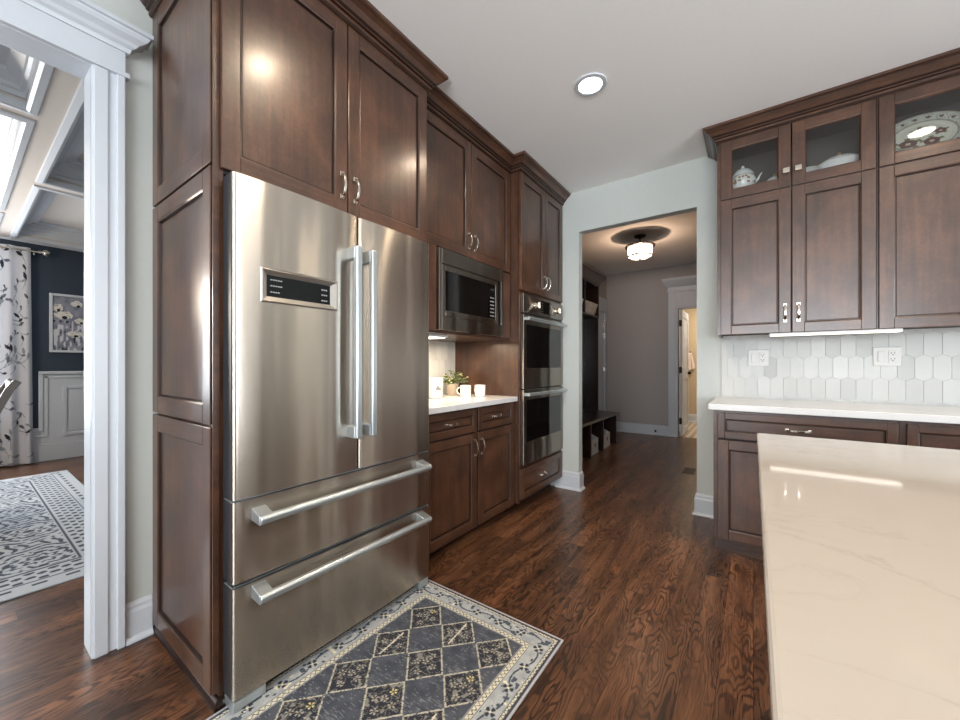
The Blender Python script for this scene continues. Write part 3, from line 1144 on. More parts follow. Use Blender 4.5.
# ------------------------------------------------------------------ oven cabinet and double oven
O = thing('oven_cabinet', 'tall dark wood cabinet housing the double wall ovens next to the hall opening', 'cabinet', (-1.78, 2.95, 0))
FO = -1.47
YE = 3.350
m = MB()
m.box(XW + 0.003, FO, YO, YO + 0.02, 0.075, 2.66).build('side_panel', 'wood_v', O, bevel=0.0015)
MB().box(XW + 0.003, FO, YE - 0.02, YE, 0.09, 2.66).build('side_panel', 'wood_v', O, bevel=0.0015)
MB().box(XW + 0.003, FO - 0.001, YO + 0.02, YE - 0.02, 1.712, 2.655).build('upper_box', 'wood_in', O)
MB().box(XW + 0.003, FO - 0.001, YO + 0.02, YE - 0.02, 0.09, 0.360).build('lower_box', 'wood_in', O)
MB().box(XW + 0.003, -1.575, YO + 0.003, YE - 0.001, 0.0, 0.09).build('toe_kick', 'glaze', O)
F = FX(FO)
m = MB()
m.box(YO, YO + 0.030, 0.088, 2.66, -0.005, 0.001, F).box(YE - 0.03, YE, 0.088, 2.66, -0.005, 0.001, F)
m.box(YO + 0.03, YE - 0.03, 1.712, 1.730, -0.005, 0.001, F).box(YO + 0.03, YE - 0.03, 0.346, 0.362, -0.005, 0.001, F)
m.box(YO, YE, 2.6425, 2.665, -0.005, 0.016, F)
m.build('face_frame', 'wood_v', O)
YM = 2.985
door(O, F, YO + 0.006, YM - 0.0025, 1.733, 2.640, YM - 0.034, 1.850, s=0.054)
door(O, F, YM + 0.0025, YE - 0.006, 1.733, 2.640, YM + 0.034, 1.850, s=0.054)
door(O, F, YO + 0.006, YE - 0.006, 0.106, 0.342, 'drawer', name='drawer', drawer=True, s=0.05)
crown(O, [(-1.535, YO - 0.004), (FO + 0.02, YO - 0.004), (FO + 0.02, YE)], 1)

D = thing('double_wall_oven', 'stainless steel double wall oven with black glass doors and two knobs', 'oven', (-1.75, 2.96, 0.365))
Y0, Y1 = 2.584, 3.326
MB().box(-2.05, FO + 0.002, Y0 + 0.012, Y1 - 0.012, 0.366, 1.708).build('body', 'side_grey', D)
XO = FO + 0.003
F = FX(XO)
MB().box(Y0, Y1, 1.562, 1.706, 0, 0.024, F).build('control_panel', 'steel_dark', D, bevel=0.002)
G = FX(XO + 0.024)
MB().box(2.885, 3.085, 1.585, 1.690, 0, 0.002, G).build('display', 'oven_glass', D)
m = MB()
for i in range(4):
    for y in (2.905, 3.055):
        MB().box(y, y + 0.010, 1.598 + i * 0.023, 1.604 + i * 0.023, 0.002, 0.003, G).build('key', 'grey_mark', D)
for y in (2.785, 3.185):
    k = MB()
    n = 20
    for r, w0, w1 in ((0.034, 0.0, 0.006), (0.027, 0.006, 0.036)):
        b = len(k.v)
        for wv in (w0, w1):
            for i in range(n):
                a = 2 * PI * i / n
                k.v.append(G(y + r * math.cos(a), 1.634 + r * math.sin(a), wv))
        for i in range(n):
            j = (i + 1) % n
            k.face([b + i, b + j, b + n + j, b + n + i])
        k.face([b + i for i in range(n)][::-1])
        k.face([b + n + i for i in range(n)])
    k.box(y - 0.005, y + 0.005, 1.608, 1.660, 0.036, 0.046, G)
    k.build('knob', 'nickel', D, bevel=0.001, smooth='angle')
for (v0, v1, hz, g0, g1) in ((0.965, 1.548, 1.512, 1.125, 1.468), (0.372, 0.955, 0.920, 0.545, 0.876)):
    m = MB()
    m.box(Y0, Y1, v0, g0, 0, 0.026, F).box(Y0, Y1, g1, v1, 0, 0.026, F)
    m.box(Y0, Y0 + 0.050, g0, g1, 0, 0.026, F).box(Y1 - 0.034, Y1, g0, g1, 0, 0.026, F)
    d = m.build('door', 'steel_dark', D, bevel=0.002)
    MB().box(Y0 + 0.050, Y1 - 0.034, g0, g1, 0.002, 0.025, F).build('window', 'oven_glass', d)
    h = MB()
    h.tube([F(Y0 + 0.012, hz, 0.062), F(Y1 - 0.012, hz, 0.062)], 0.014, 14)
    for y in (Y0 + 0.020, Y1 - 0.050):
        h.box(y, y + 0.03, hz - 0.012, hz + 0.012, 0.026, 0.062, F)
    h.build('handle', 'alu', d, bevel=0.001, smooth='angle')
MB().box(Y0, Y1, 1.549, 1.561, 0, 0.012, F).build('vent_slot', 'black', D)

# ------------------------------------------------------------------ things on the small counter
ZT = 0.906
o = MB().lathe([(0.040, ZT), (0.050, ZT + 0.004), (0.056, ZT + 0.10), (0.057, ZT + 0.148), (0.053, ZT + 0.150), (0.050, ZT + 0.02), (0.0, ZT + 0.02)], -1.900, 2.085, 28)
can = o.build('canister', 'porcelain', smooth='angle')
tag(own_origin(can, (-1.900, 2.085, ZT)), 'white ceramic canister with dark lettering half hidden behind the refrigerator', 'canister')
fc = bpy.data.curves.new('lettering', 'FONT')
fc.body = 'Bu'
fc.size, fc.extrude = 0.040, 0.0004
fc.align_x = 'CENTER'
fc.shear = 0.3
fc.materials.append(M['black'])
fo = bpy.data.objects.new('lettering', fc)
COL.objects.link(fo)
ang = math.radians(-28)
bpy.context.view_layer.update()
lm = bpy.data.meshes.new_from_object(fo.evaluated_get(bpy.context.evaluated_depsgraph_get()))
bpy.data.objects.remove(fo)
fo = bpy.data.objects.new('lettering', lm)
COL.objects.link(fo)
fo.parent = can
fo.location = (0.0562 * math.cos(ang), 0.0562 * math.sin(ang), 0.062)
fo.rotation_euler = (PI / 2, 0, ang + PI / 2)


def mug(x, y, ang, label):
    m = MB().lathe([(0.036, ZT), (0.041, ZT + 0.003), (0.0425, ZT + 0.085), (0.0425, ZT + 0.088), (0.039, ZT + 0.088), (0.037, ZT + 0.01), (0.0, ZT + 0.009)], x, y, 28)
    o = m.build('mug', 'porcelain', smooth='angle')
    tag(own_origin(o, (x, y, ZT)), label, 'mug', 'white mugs on the counter')
    p = []
    for i in range(11):
        a = -PI / 2 + PI * i / 10
        rr = 0.041 + 0.026 * math.cos(a)
        p.append((x + rr * math.cos(ang), y + rr * math.sin(ang), ZT + 0.045 + 0.026 * math.sin(a)))
    MB().tube(p, 0.005, 8).build('handle', 'porcelain', o, smooth=True)


mug(-1.800, 2.315, math.radians(215), 'white mug with its handle towards the potted plant on the small counter')
mug(-1.735, 2.415, math.radians(165), 'plain white mug standing nearest the wall ovens on the small counter')

PL = thing('potted_plant', 'small leafy green and cream plant in a beige pot behind the white mugs', 'plant', (-1.96, 2.35, ZT))
MB().lathe([(0.040, ZT), (0.050, ZT + 0.09), (0.053, ZT + 0.095), (0.046, ZT + 0.095), (0.044, ZT + 0.08), (0.0, ZT + 0.08)], -1.96, 2.35, 24).build('pot', 'pot', PL, smooth='angle')
lf = MB()
st = MB()
for i in range(90):
    a = rng.uniform(0, 2 * PI)
    r = rng.uniform(0.01, 0.125)
    z = ZT + 0.095 + rng.uniform(0.0, 0.125) * (1 - r / 0.2)
    tip = Vector((-1.96 + r * 0.8 * math.cos(a), 2.365 + r * math.sin(a), z))
    base = Vector((-1.96, 2.35, ZT + 0.08))
    st.tube([tuple(base), tuple((base + tip) / 2 + Vector((0, 0, 0.012))), tuple(tip)], 0.0012, 5)
    d = Vector((math.cos(a + rng.uniform(-.8, .8)), math.sin(a + rng.uniform(-.8, .8)), rng.uniform(-0.5, 0.6))).normalized()
    s = d.cross(Vector((rng.uniform(-.4, .4), rng.uniform(-.4, .4), 1))).normalized()
    L_, Wd = rng.uniform(0.022, 0.040), rng.uniform(0.008, 0.014)
    mi = 1 if rng.uniform() < 0.4 else 0
    up = s.cross(d) * 0.004
    lf.quad([tip, tip + d * L_ * .45 + s * Wd - up, tip + d * L_, tip + d * L_ * .45 + up], mi)
    lf.quad([tip, tip + d * L_ * .45 + up, tip + d * L_, tip + d * L_ * .45 - s * Wd - up], mi)
lf.build('leaves', ['leaf', 'leaf_pale'], PL)
st.build('stems', 'leaf', PL)

# ------------------------------------------------------------------ right-hand wall cabinets
FU = 3.040          # carcass front
ZU0, ZUM, ZU1 = 1.352, 2.252, 2.640
XA, XBd, XE = -0.198, 0.563, 1.46


def wall_cabinet(x0, x1, label, knobs, upper_handles):
    c = thing('wall_cabinet', label, 'cabinet', ((x0 + x1) / 2, 3.2, ZU0), 'wall cabinets over the long counter')
    m = MB()
    m.box(x0, x0 + 0.018, FU, YB - 0.003, ZU0, 2.66).build('side_panel', 'wood_v', c)
    MB().box(x1 - 0.018, x1, FU, YB - 0.003, ZU0, 2.66).build('side_panel', 'wood_v', c)
    m = MB()
    m.box(x0 + 0.018, x1 - 0.018, FU + 0.002, YB - 0.003, ZU0 + 0.012, ZUM).build('carcass', 'wood_in', c)
    m = MB()
    m.box(x0 + 0.018, x1 - 0.018, FU + 0.002, YB - 0.003, ZUM, ZUM + 0.058)
    m.box(x0 + 0.018, x1 - 0.018, FU + 0.002, YB - 0.003, 2.645, 2.66)
    m.box(x0 + 0.018, x1 - 0.018, YB - 0.02, YB - 0.003, ZUM + 0.058, 2.645)
    m.box(x0 + 0.018, x0 + 0.020, FU + 0.03, YB - 0.02, ZUM + 0.058, 2.645)
    m.box(x1 - 0.020, x1 - 0.018, FU + 0.03, YB - 0.02, ZUM + 0.058, 2.645)
    m.build('display_interior', 'wood_glass_in', c)
    F = FY(FU)
    m = MB()
    xm = (x0 + x1) / 2
    m.box(x0, x1, 2.6425, 2.665, -0.002, 0.016, F)
    m.box(x0, x0 + 0.03, ZU0, 2.6425, -0.003, 0.002, F).box(x1 - 0.03, x1, ZU0, 2.6425, -0.003, 0.002, F)
    m.box(x0 + 0.03, x1 - 0.03, ZUM - 0.012, ZUM + 0.012, -0.003, 0.002, F)
    m.build('face_frame', 'wood_h', c)
    e = 0.022 if x0 == XA else 0.006
    for i, (a, b) in enumerate(((x0 + e, xm + 0.007), (xm + 0.013, x1 - 0.004))):
        inner = (xm + 0.007 - 0.028) if i == 0 else (xm + 0.013 + 0.030)
        G = lambda u, v, w: F(u, v, w + 0.02)
        door(c, F, a, b, ZU0, ZUM - 0.004, inner if upper_handles else None, ZU0 + 0.122, s=0.058)
        g = MB().frame(a, b, ZUM + 0.004, 2.640, 0.060, 0.0, 0.02, F)
        g.ring((a + .06, b - .06, ZUM + .064, 2.58), 0.018, (a + .066, b - .066, ZUM + .07, 2.574), 0.008, F)
        gd = g.build('glass_door', WOOD, c, bevel=0.0025)
        MB().box(a + 0.061, b - 0.061, ZUM + 0.065, 2.579, 0.005, 0.008, F).build('pane', 'glass', gd)
        if knobs:
            kx, kz = inner + (0.004 if i == 0 else -0.002), ZUM + 0.098
            k = MB().box(kx - 0.007, kx + 0.007, kz - 0.007, kz + 0.007, 0.0, 0.014, G).box(kx - 0.016, kx + 0.016, kz - 0.016, kz + 0.016, 0.014, 0.024, G)
            k.build('knob', 'nickel', gd, bevel=0.003)
    return c


CA = wall_cabinet(XA, XBd, 'two-door wall cabinet beside the hall opening with a white teapot behind its upper glass', True, True)
CB = wall_cabinet(XBd + 0.002, XE, 'wall cabinet with the oval patterned platter behind its upper glass', False, False)
crown(CA, [(XA, YB - 0.004), (XA, FU - 0.02), (XBd + 0.001, FU - 0.02)], 1)
crown(CB, [(XBd + 0.001, FU - 0.02), (XE, FU - 0.02)], 1)

# light bar under the right-hand cabinets
U2 = thing('under_cabinet_light', 'long lit light bar under the wall cabinets over the tiled splashback', 'light', (0.38, 3.06, ZU0), 'under-cabinet light bars')
MB().box(0.085, 0.665, 3.030, 3.085, ZU0 - 0.016, ZU0 - 0.001).build('housing', 'plastic_white', U2, bevel=0.002)
MB().box(0.090, 0.660, 3.027, 3.080, ZU0 - 0.019, ZU0 - 0.0155).build('diffuser', 'led', U2)

# tableware in the glass cabinets
ZG = ZUM + 0.0585
T = thing('teapot', 'white porcelain teapot with domed lid and gilded handle behind the leftmost glass door', 'teapot', (-0.058, 3.115, ZG))
s = 1.12
tx_, ty_ = -0.056, 3.118
MB().lathe([(0.042, ZG), (0.045, ZG + .007), (0.064, ZG + .026), (0.075, ZG + .056), (0.073, ZG + .084), (0.058, ZG + .106), (0.054, ZG + .109)], tx_, ty_, 36).build('body', 'porcelain', T, smooth='angle')
MB().lathe([(0.064, ZG + .1095), (0.062, ZG + .118), (0.042, ZG + .148), (0.014, ZG + .160), (0.006, ZG + .164), (0.010, ZG + .171), (0.008, ZG + .180), (0.0, ZG + .183)], tx_, ty_, 36).build('lid', 'porcelain', T, smooth='angle')
p = []
for i in range(11):
    a = -PI / 2 + PI * i / 10
    p.append((tx_ - 0.066 - 0.024 * math.cos(a), ty_ - 0.01, ZG + 0.072 + 0.034 * math.sin(a)))
MB().tube(p, 0.005, 8).build('handle', 'gold', T, smooth=True)
MB().tube([(tx_ + 0.064, ty_, ZG + .056), (tx_ + 0.084, ty_, ZG + .072), (tx_ + 0.092, ty_, ZG + .092), (tx_ + 0.104, ty_, ZG + .108)], [0.012, 0.007, 0.005, 0.004], 10).build('spout', 'porcelain', T, smooth=True)
fl = MB()
for i in range(16):
    a = rng.uniform(-2.2, -0.5)
    z = ZG + rng.uniform(0.045, 0.088)
    r = 0.0752
    c = Vector((tx_ + r * math.cos(a), ty_ + r * math.sin(a), z))
    nrm = Vector((math.cos(a), math.sin(a), 0))
    sx = nrm.cross(Vector((0, 0, 1)))
    q = []
    for k in range(6):
        th = 2 * PI * k / 6
        q.append(c + sx * 0.008 * math.cos(th) + Vector((0, 0, 0.007 * math.sin(th))) + nrm * 0.0015)
    fl.quad(q)
fl.build('painted_flowers', 'flower_brown', T)


def lidded(name, x, y, r, h, label, knobmat='gold', cat='dish'):
    t = thing(name, label, cat, (x, y, ZG))
    MB().lathe([(r * .5, ZG), (r * .55, ZG + .004), (r * 0.9, ZG + h * .45), (r, ZG + h * .6), (r * .97, ZG + h * .61)], x, y, 32, sy=0.75).build('bowl', 'porcelain', t, smooth='angle')
    MB().lathe([(r * 1.02, ZG + h * .612), (r * .98, ZG + h * .66), (r * .6, ZG + h * .88), (r * .15, ZG + h)], x, y, 32, sy=0.75).build('lid', 'porcelain', t, smooth='angle')
    MB().lathe([(0.004, ZG + h * 0.99), (0.009, ZG + h + .010), (0.007, ZG + h + .018), (0, ZG + h + .021)], x, y, 14).build('knob', knobmat, t, smooth=True)
    return t


lidded('sugar_bowl', 0.118, 3.170, 0.055, 0.085, 'small lidded white dish with gilded knob right of the teapot', cat='bowl')
p = [(0.006 + 0.02 * math.cos(a), 3.15, ZG + 0.10 + 0.03 * math.sin(a)) for a in np.linspace(0.2, PI * 1.1, 9)]
tu = lidded('tureen', 0.425, 3.150, 0.105, 0.112, 'lidded white tureen with gilded loop handles behind the second glass door', cat='tureen')
for sg in (-1, 1):
    p = [(0.425 + sg * (0.100 + 0.030 * math.cos(a)), 3.15, ZG + 0.060 + 0.026 * math.sin(a)) for a in np.linspace(-PI / 2, PI / 2, 9)]
    MB().tube(p, 0.004, 8).build('handle', 'gold', tu, smooth=True)
for i in range(4):
    z = ZG + i * 0.013
    o = MB().lathe([(0.035, z), (0.040, z + .003), (0.066, z + .009), (0.067, z + .0115), (0.04, z + .006), (0, z + .006)], 0.272, 3.125, 28).build('saucer', 'porcelain', smooth='angle')
    pos = ['bottom white saucer of the short stack behind the second glass door', 'second white saucer from the bottom of the stack behind glass',
           'third white saucer from the bottom of the stack behind glass', 'top white saucer of the short stack beside the white tureen'][i]
    tag(own_origin(o, (0.272, 3.125, z)), pos, 'saucer', 'stacked saucers behind glass')


def plat_cols(U, V):
    th, r = U * 2 * PI, V
    c = np.tile(L3(214, 210, 194), (len(U), 1))
    rim = r > 0.68
    c[rim] = L3(196, 196, 182)
    k_ = np.round(th / (2 * PI) * 18) * 2 * PI / 18
    dm = np.hypot((th - k_) * 0.84, (r - 0.835) * 1.0)
    c[rim & (dm < 0.115)] = L3(150, 150, 136)
    c[rim & (dm < 0.095)] = L3(206, 202, 188)
    c[rim & (dm < 0.055)] = L3(84, 70, 66)
    c[rim & (np.abs(dm - 0.03) < 0.012) & (np.sin(th * 90) > 0)] = L3(150, 120, 100)
    c[(np.abs(r - 0.69) < 0.02) | (r > 0.97)] = L3(150, 148, 130)
    x, y = r * np.cos(th), r * np.sin(th)
    for (fx, fy, fr) in ((-0.34, -0.22, 0.2), (0.15, -0.30, 0.17), (-0.05, 0.28, 0.15), (0.36, 0.1, 0.12)):
        d = np.hypot(x - fx, y - fy)
        c[d < fr] = L3(104, 72, 66)
        c[d < fr * 0.3] = L3(200, 180, 150)
        a = np.arctan2(y - fy, x - fx)
        c[(d > fr) & (d < fr * 1.5) & (np.sin(a * 5) > 0.3) & (r < 0.66)] = L3(122, 126, 88)
    return c


def plat_pos(U, V):
    th, r = U * 2 * PI, V
    a, b = 0.185, 0.150
    lx, ly = a * r * np.cos(th), b * r * np.sin(th)
    h = 0.016 * np.clip((r - 0.62) / 0.38, 0, 1) + 0.004 * (r > 0.6)
    lean = math.radians(22)
    # leans back against the cabinet's back
    y = 3.185 + (ly + b) * math.sin(lean) - h * math.cos(lean)
    z = ZG + 0.004 + (ly + b) * math.cos(lean) + h * math.sin(lean)
    return np.stack([0.790 + lx, y, z], -1)


o = color_grid('platter', 'platter', 160, 48, plat_pos, plat_cols, thick=0.004)
tag(own_origin(o, (0.79, 3.2, ZG)), 'large oval platter with dark floral rim leaning behind the glass of the right wall cabinet', 'platter')

# ------------------------------------------------------------------ right-hand base cabinets and counter
FB = 2.742


def base_unit(x0, x1, label, ndoors):
    c = thing('base_cabinet', label, 'cabinet', ((x0 + x1) / 2, 3.05, 0), 'base cabinets along the tiled wall')
    MB().box(x0, x0 + 0.018, FB, YB - 0.003, 0.085, 0.878).build('side_panel', 'wood_v', c)
    MB().box(x1 - 0.018, x1, FB, YB - 0.003, 0.085, 0.878).build('side_panel', 'wood_v', c)
    MB().box(x0 + 0.018, x1 - 0.018, FB + 0.001, YB - 0.003, 0.086, 0.877).build('carcass', 'wood_in', c)
    MB().box(x0 + (0.005 if ndoors == 2 else 0), x1, FB + 0.055, YB - 0.003, 0.0, 0.085).box(x0, x1, FB + 0.050, FB + 0.055, 0, 0.02).build('toe_kick', 'wood_h', c)
    F = FY(FB)
    MB().frame(x0, x1, 0.085, 0.878, 0.022, -0.003, 0.001, F).build('face_frame', WOOD, c)
    door(c, F, x0 + 0.022, x1 - 0.006, 0.708, 0.862, 'drawer', name='drawer', drawer=True, s=0.038)
    w_ = (x1 - 0.006 - x0 - 0.022)
    for i in range(ndoors):
        a = x0 + 0.022 + w_ * i / ndoors + (0.002 if i else 0)
        b = x0 + 0.022 + w_ * (i + 1) / ndoors - (0.002 if i < ndoors - 1 else 0)
        door(c, F, a, b, 0.100, 0.697, (b - 0.03) if i == 0 else (a + 0.03), 0.61, s=0.056)
    return c


base_unit(XA, 0.588, 'dark wood base cabinet standing nearest the hall opening with one wide drawer', 2)
base_unit(0.589, 1.46, 'dark wood base cabinet partly hidden behind the far corner of the island', 2)
o = MB().box(-0.222, 1.50, 2.690, YB - 0.003, 0.879, 0.915).build('countertop', 'quartz_counter', bevel=0.003)
tag(own_origin(o, (0.6, 3.05, 0.879)), 'long white quartz countertop below the grey hexagon tile splashback', 'countertop')
struct(MB().box(-0.190, XR, YB - 0.002, YB, 0.915, ZU0).build('wall_backsplash_grout', 'grout'))
hex_tiles('wall_backsplash_tiles', FY(YB - 0.002), -0.190, 1.60, 0.915, ZU0 + 0.02)


def outlet(x0, x1, z0, z1, label):
    Y = YB - 0.008
    F = FY(Y)
    o = MB().box(x0, x1, z0, z1, 0, 0.006, F).build('outlet_plate', 'plastic_white', bevel=0.003)
    tag(own_origin(o, ((x0 + x1) / 2, Y, z0)), label, 'outlet', 'switch and outlet plates on the splashback')
    G = FY(Y - 0.006)
    w_ = x1 - x0
    cx, cz = x0 + w_ * 0.30, (z0 + z1) / 2
    MB().frame(cx - 0.018, cx + 0.018, cz - 0.034, cz + 0.034, 0.003, 0, 0.0015, G, 0, 0).box(cx - 0.015, cx + 0.015, cz - 0.031, cz + 0.031, 0, 0.004, G).build('switch', 'plastic_white', o, bevel=0.001)
    cx = x0 + w_ * 0.70
    rc = MB().box(cx - 0.018, cx + 0.018, cz - 0.036, cz + 0.036, 0, 0.003, G).build('receptacle', 'plastic_white', o, bevel=0.001)
    H = FY(Y - 0.009)
    s_ = MB()
    for dz in (-0.018, 0.018):
        s_.box(cx - 0.009, cx - 0.006, cz + dz, cz + dz + 0.009, 0, 0.0006, H).box(cx + 0.006, cx + 0.009, cz + dz, cz + dz + 0.009, 0, 0.0006, H)
        s_.box(cx - 0.003, cx + 0.003, cz + dz - 0.010, cz + dz - 0.004, 0, 0.0006, H)
    s_.build('slots', 'black', rc)


outlet(-0.029, 0.090, 1.143, 1.258, 'white switch and outlet plate on the tile nearest the hall opening')
outlet(0.606, 0.726, 1.143, 1.260, 'white switch and outlet plate on the tile below the right end of the light bar')

# ------------------------------------------------------------------ island
I = thing('kitchen_island', 'dark wood island body under the big white counter', 'island', (0.6, 0.4, 0))
MB().box(0.10, 1.20, -0.95, 1.57, 0.09, 0.884).build('body', 'wood_v', I)
MB().box(0.14, 1.16, -0.90, 1.52, 0.0, 0.09).build('toe_kick', 'wood_h', I)
for k in range(4):
    y0 = -0.94 + k * 0.628
    MB().shaker(y0, y0 + 0.615, 0.10, 0.878, lambda u, v, w: (0.10 - w, u, v)).build('decorative_panel', WOOD, I)
o = MB().box(0.0105, 1.30, -1.05, 1.636, 0.885, 0.915).build('island_countertop', 'quartz', bevel=0.006, segs=3)
tag(own_origin(o, (0.65, 0.3, 0.885)), 'large white veined quartz island countertop in the foreground', 'countertop')


# ------------------------------------------------------------------ recessed ceiling lights
def downlight(x, y, label, power=6.5):
    t = thing('recessed_light', label, 'light', (x, y, ZC), 'recessed ceiling lights')
    m = MB().lathe([(0.062, ZC - 0.001), (0.066, ZC - 0.008), (0.088, ZC - 0.007), (0.092, ZC - 0.001)], x, y, 40)
    m.f = m.f[:-2]
    m.mi = m.mi[:-2]
    m.build('trim_ring', 'white', t, smooth='angle')
    MB().lathe([(0.064, ZC - 0.0035), (0.064, ZC - 0.0005)], x, y, 40).build('lens', 'lens', t)
    d = bpy.data.lights.new('downlight_beam', 'AREA')
    d.shape, d.size, d.energy, d.color, d.spread = 'DISK', 0.12, power, (1, 0.80, 0.58), math.radians(140)
    o = bpy.data.objects.new('downlight_beam', d)
    o.location = (x, y, ZC - 0.012)
    COL.objects.link(o)


downlight(-0.749, 2.115, 'round lit recessed light in the grey ceiling, the only one in view')
for (x, y) in ((-0.80, 0.95), (-0.80, -0.45), (0.93, 2.22), (0.93, 0.95), (0.93, -0.6), (2.6, 2.0), (2.6, -0.6)):
    downlight(x, y, 'round lit recessed light out of view over the kitchen')

# ------------------------------------------------------------------ hall
hx, hy = -1.131, 4.954
Lm = thing('ceiling_light', 'bronze semi-flush drum ceiling light with opal glass shade in the hall', 'light', (hx, hy, ZC))
MB().lathe([(0.070, ZC - 0.001), (0.068, ZC - 0.014), (0.03, ZC - 0.028), (0.012, ZC - 0.032)], hx, hy, 28).build('canopy', 'bronze', Lm, smooth='angle')
MB().tube([(hx, hy, ZC - 0.03), (hx, hy, ZC - 0.115)], 0.009, 12).build('stem', 'bronze', Lm, smooth='angle')
MB().lathe([(0.15, 2.622), (0.172, 2.616), (0.172, 2.604), (0.14, 2.600), (0.02, 2.628)], hx, hy, 40).build('top_ring', 'bronze', Lm, smooth='angle')
MB().lathe([(0.140, 2.600), (0.142, 2.598), (0.139, 2.490), (0.10, 2.470), (0.0, 2.458)], hx, hy, 40).build('shade', 'shade_lit', Lm, smooth='angle')
m = MB().lathe([(0.137, 2.498), (0.146, 2.498), (0.146, 2.482), (0.137, 2.482)], hx, hy, 40)
m.f, m.mi = m.f[:-2], m.mi[:-2]
n0 = len(m.v) - 160
for k in range(40):
    m.face([n0 + k, n0 + (k + 1) % 40, n0 + 120 + (k + 1) % 40, n0 + 120 + k])
m.build('bottom_ring', 'bronze', Lm, smooth='angle')
MB().lathe([(0.012, 2.461), (0.015, 2.453), (0.006, 2.444), (0, 2.443)], hx, hy, 16).build('finial', 'bronze', Lm, smooth='angle')
d = bpy.data.lights.new('hall_lamp_glow', 'POINT')
d.energy, d.color, d.shadow_soft_size = 18, (1, 0.66, 0.44), 0.008
o = bpy.data.objects.new('hall_lamp_glow', d)
o.location = (hx, hy, 2.468)
COL.objects.link(o)

K2 = thing('mudroom_locker', 'espresso wood mudroom bench with cubbies above along the left hall wall', 'bench', (-1.85, 4.7, 0))
LX, LB, LY0, LY1 = XW + 0.004, -1.885, 3.62, 5.70
MB().box(LX, -1.595, LY0 - 0.0, LY1 + 0.03, 0.425, 0.460).build('seat', 'espresso', K2, bevel=0.006)
m = MB()
for y in (LY0, 4.14, 4.60, 5.08, LY1 - 0.03):
    MB().box(LX, -1.625, y, y + 0.03, 0.0, 0.425).build('divider', 'espresso', K2, bevel=0.002)
MB().box(LX, LX + 0.02, LY0, LY1, 0.0, 1.87).build('back_panel', 'espresso', K2)
m = MB()
for y in (4.14, 4.60, 5.08):
    MB().box(LX + 0.02, LX + 0.035, y, y + 0.06, 0.46, 1.87).build('batten', 'espresso', K2)
m = MB()
m.box(LX, LB, LY0, LY1, 1.855, 1.880).box(LX, LB, LY0, LY1, 2.325, 2.35).box(LX, LX + 0.015, LY0, LY1, 1.88, 2.325)
for y in (LY0, 4.14, 4.62, 5.10, LY1 - 0.025):
    m.box(LX, LB, y, y + 0.025, 1.88, 2.325)
m.build('cubbies', 'espresso', K2, bevel=0.002)
m = MB()
m.box(LX, LB - 0.01, LY1 - 0.024, LY1, 0.46, 1.855)
m.build('end_panel', 'espresso', K2)
z0 = 2.345
m = MB().sweep([(LX, LY1), (LB, LY1), (LB, LY0)], [(-0.01, z0), (0.01, z0), (0.02, z0 + .03), (0.05, z0 + .07), (0.085, z0 + .1), (0.085, z0 + .125), (-0.01, z0 + .125)], side=-1)
m = MB().sweep([(LB, LY0), (LB, LY1), (LX, LY1)], [(-0.01, z0), (0.01, z0), (0.02, z0 + .03), (0.05, z0 + .07), (0.085, z0 + .1), (0.085, z0 + .125), (-0.01, z0 + .125)], side=1)
m.build('crown_moulding', 'espresso', K2)


def basket_cols(U, V):
    c = np.tile(L3(196, 194, 190), (len(U), 1))
    s = np.sin(U * 90) * np.sin(V * 34 + np.sin(U * 40) * 1.5)
    c[s > 0.35] = L3(70, 70, 74)
    return c


for (y0, y1, lab) in ((5.17, 5.62, 'patterned white basket in the far cubby of the mudroom locker'), (4.68, 5.04, 'patterned white basket in the cubby cut off by the hall opening')):
    b0, b1 = LX + 0.03, LB - 0.005
    o = MB()
    ta = 0.05
    q = [(b1 - .02, y0 + ta, 1.882), (b1 - .02, y1 - ta, 1.882), (b1 + .015, y1, 2.05), (b1 + .015, y0, 2.05)]
    r_ = [(b0, y0 + ta, 1.882), (b0, y1 - ta, 1.882), (b0, y1, 2.05), (b0, y0, 2.05)]
    o.quad([q[0], q[1], r_[1], r_[0]]).quad([q[1], q[2], r_[2], r_[1]]).quad([q[0], r_[0], r_[3], q[3]]).quad([r_[0], r_[1], r_[2], r_[3]])
    bk = o.build('basket', 'bin')
    tag(own_origin(bk, (b0 + .1, (y0 + y1) / 2, 1.882)), lab, 'basket', 'baskets in the upper cubbies')
    Q = [np.array(p_) for p_ in q]
    color_grid('front_fabric', 'rug', 60, 24, lambda U, V: (Q[0][None] * (1 - U)[:, None] + Q[1][None] * U[:, None]) * (1 - V)[:, None] + (Q[3][None] * (1 - U)[:, None] + Q[2][None] * U[:, None]) * V[:, None], basket_cols, bk)
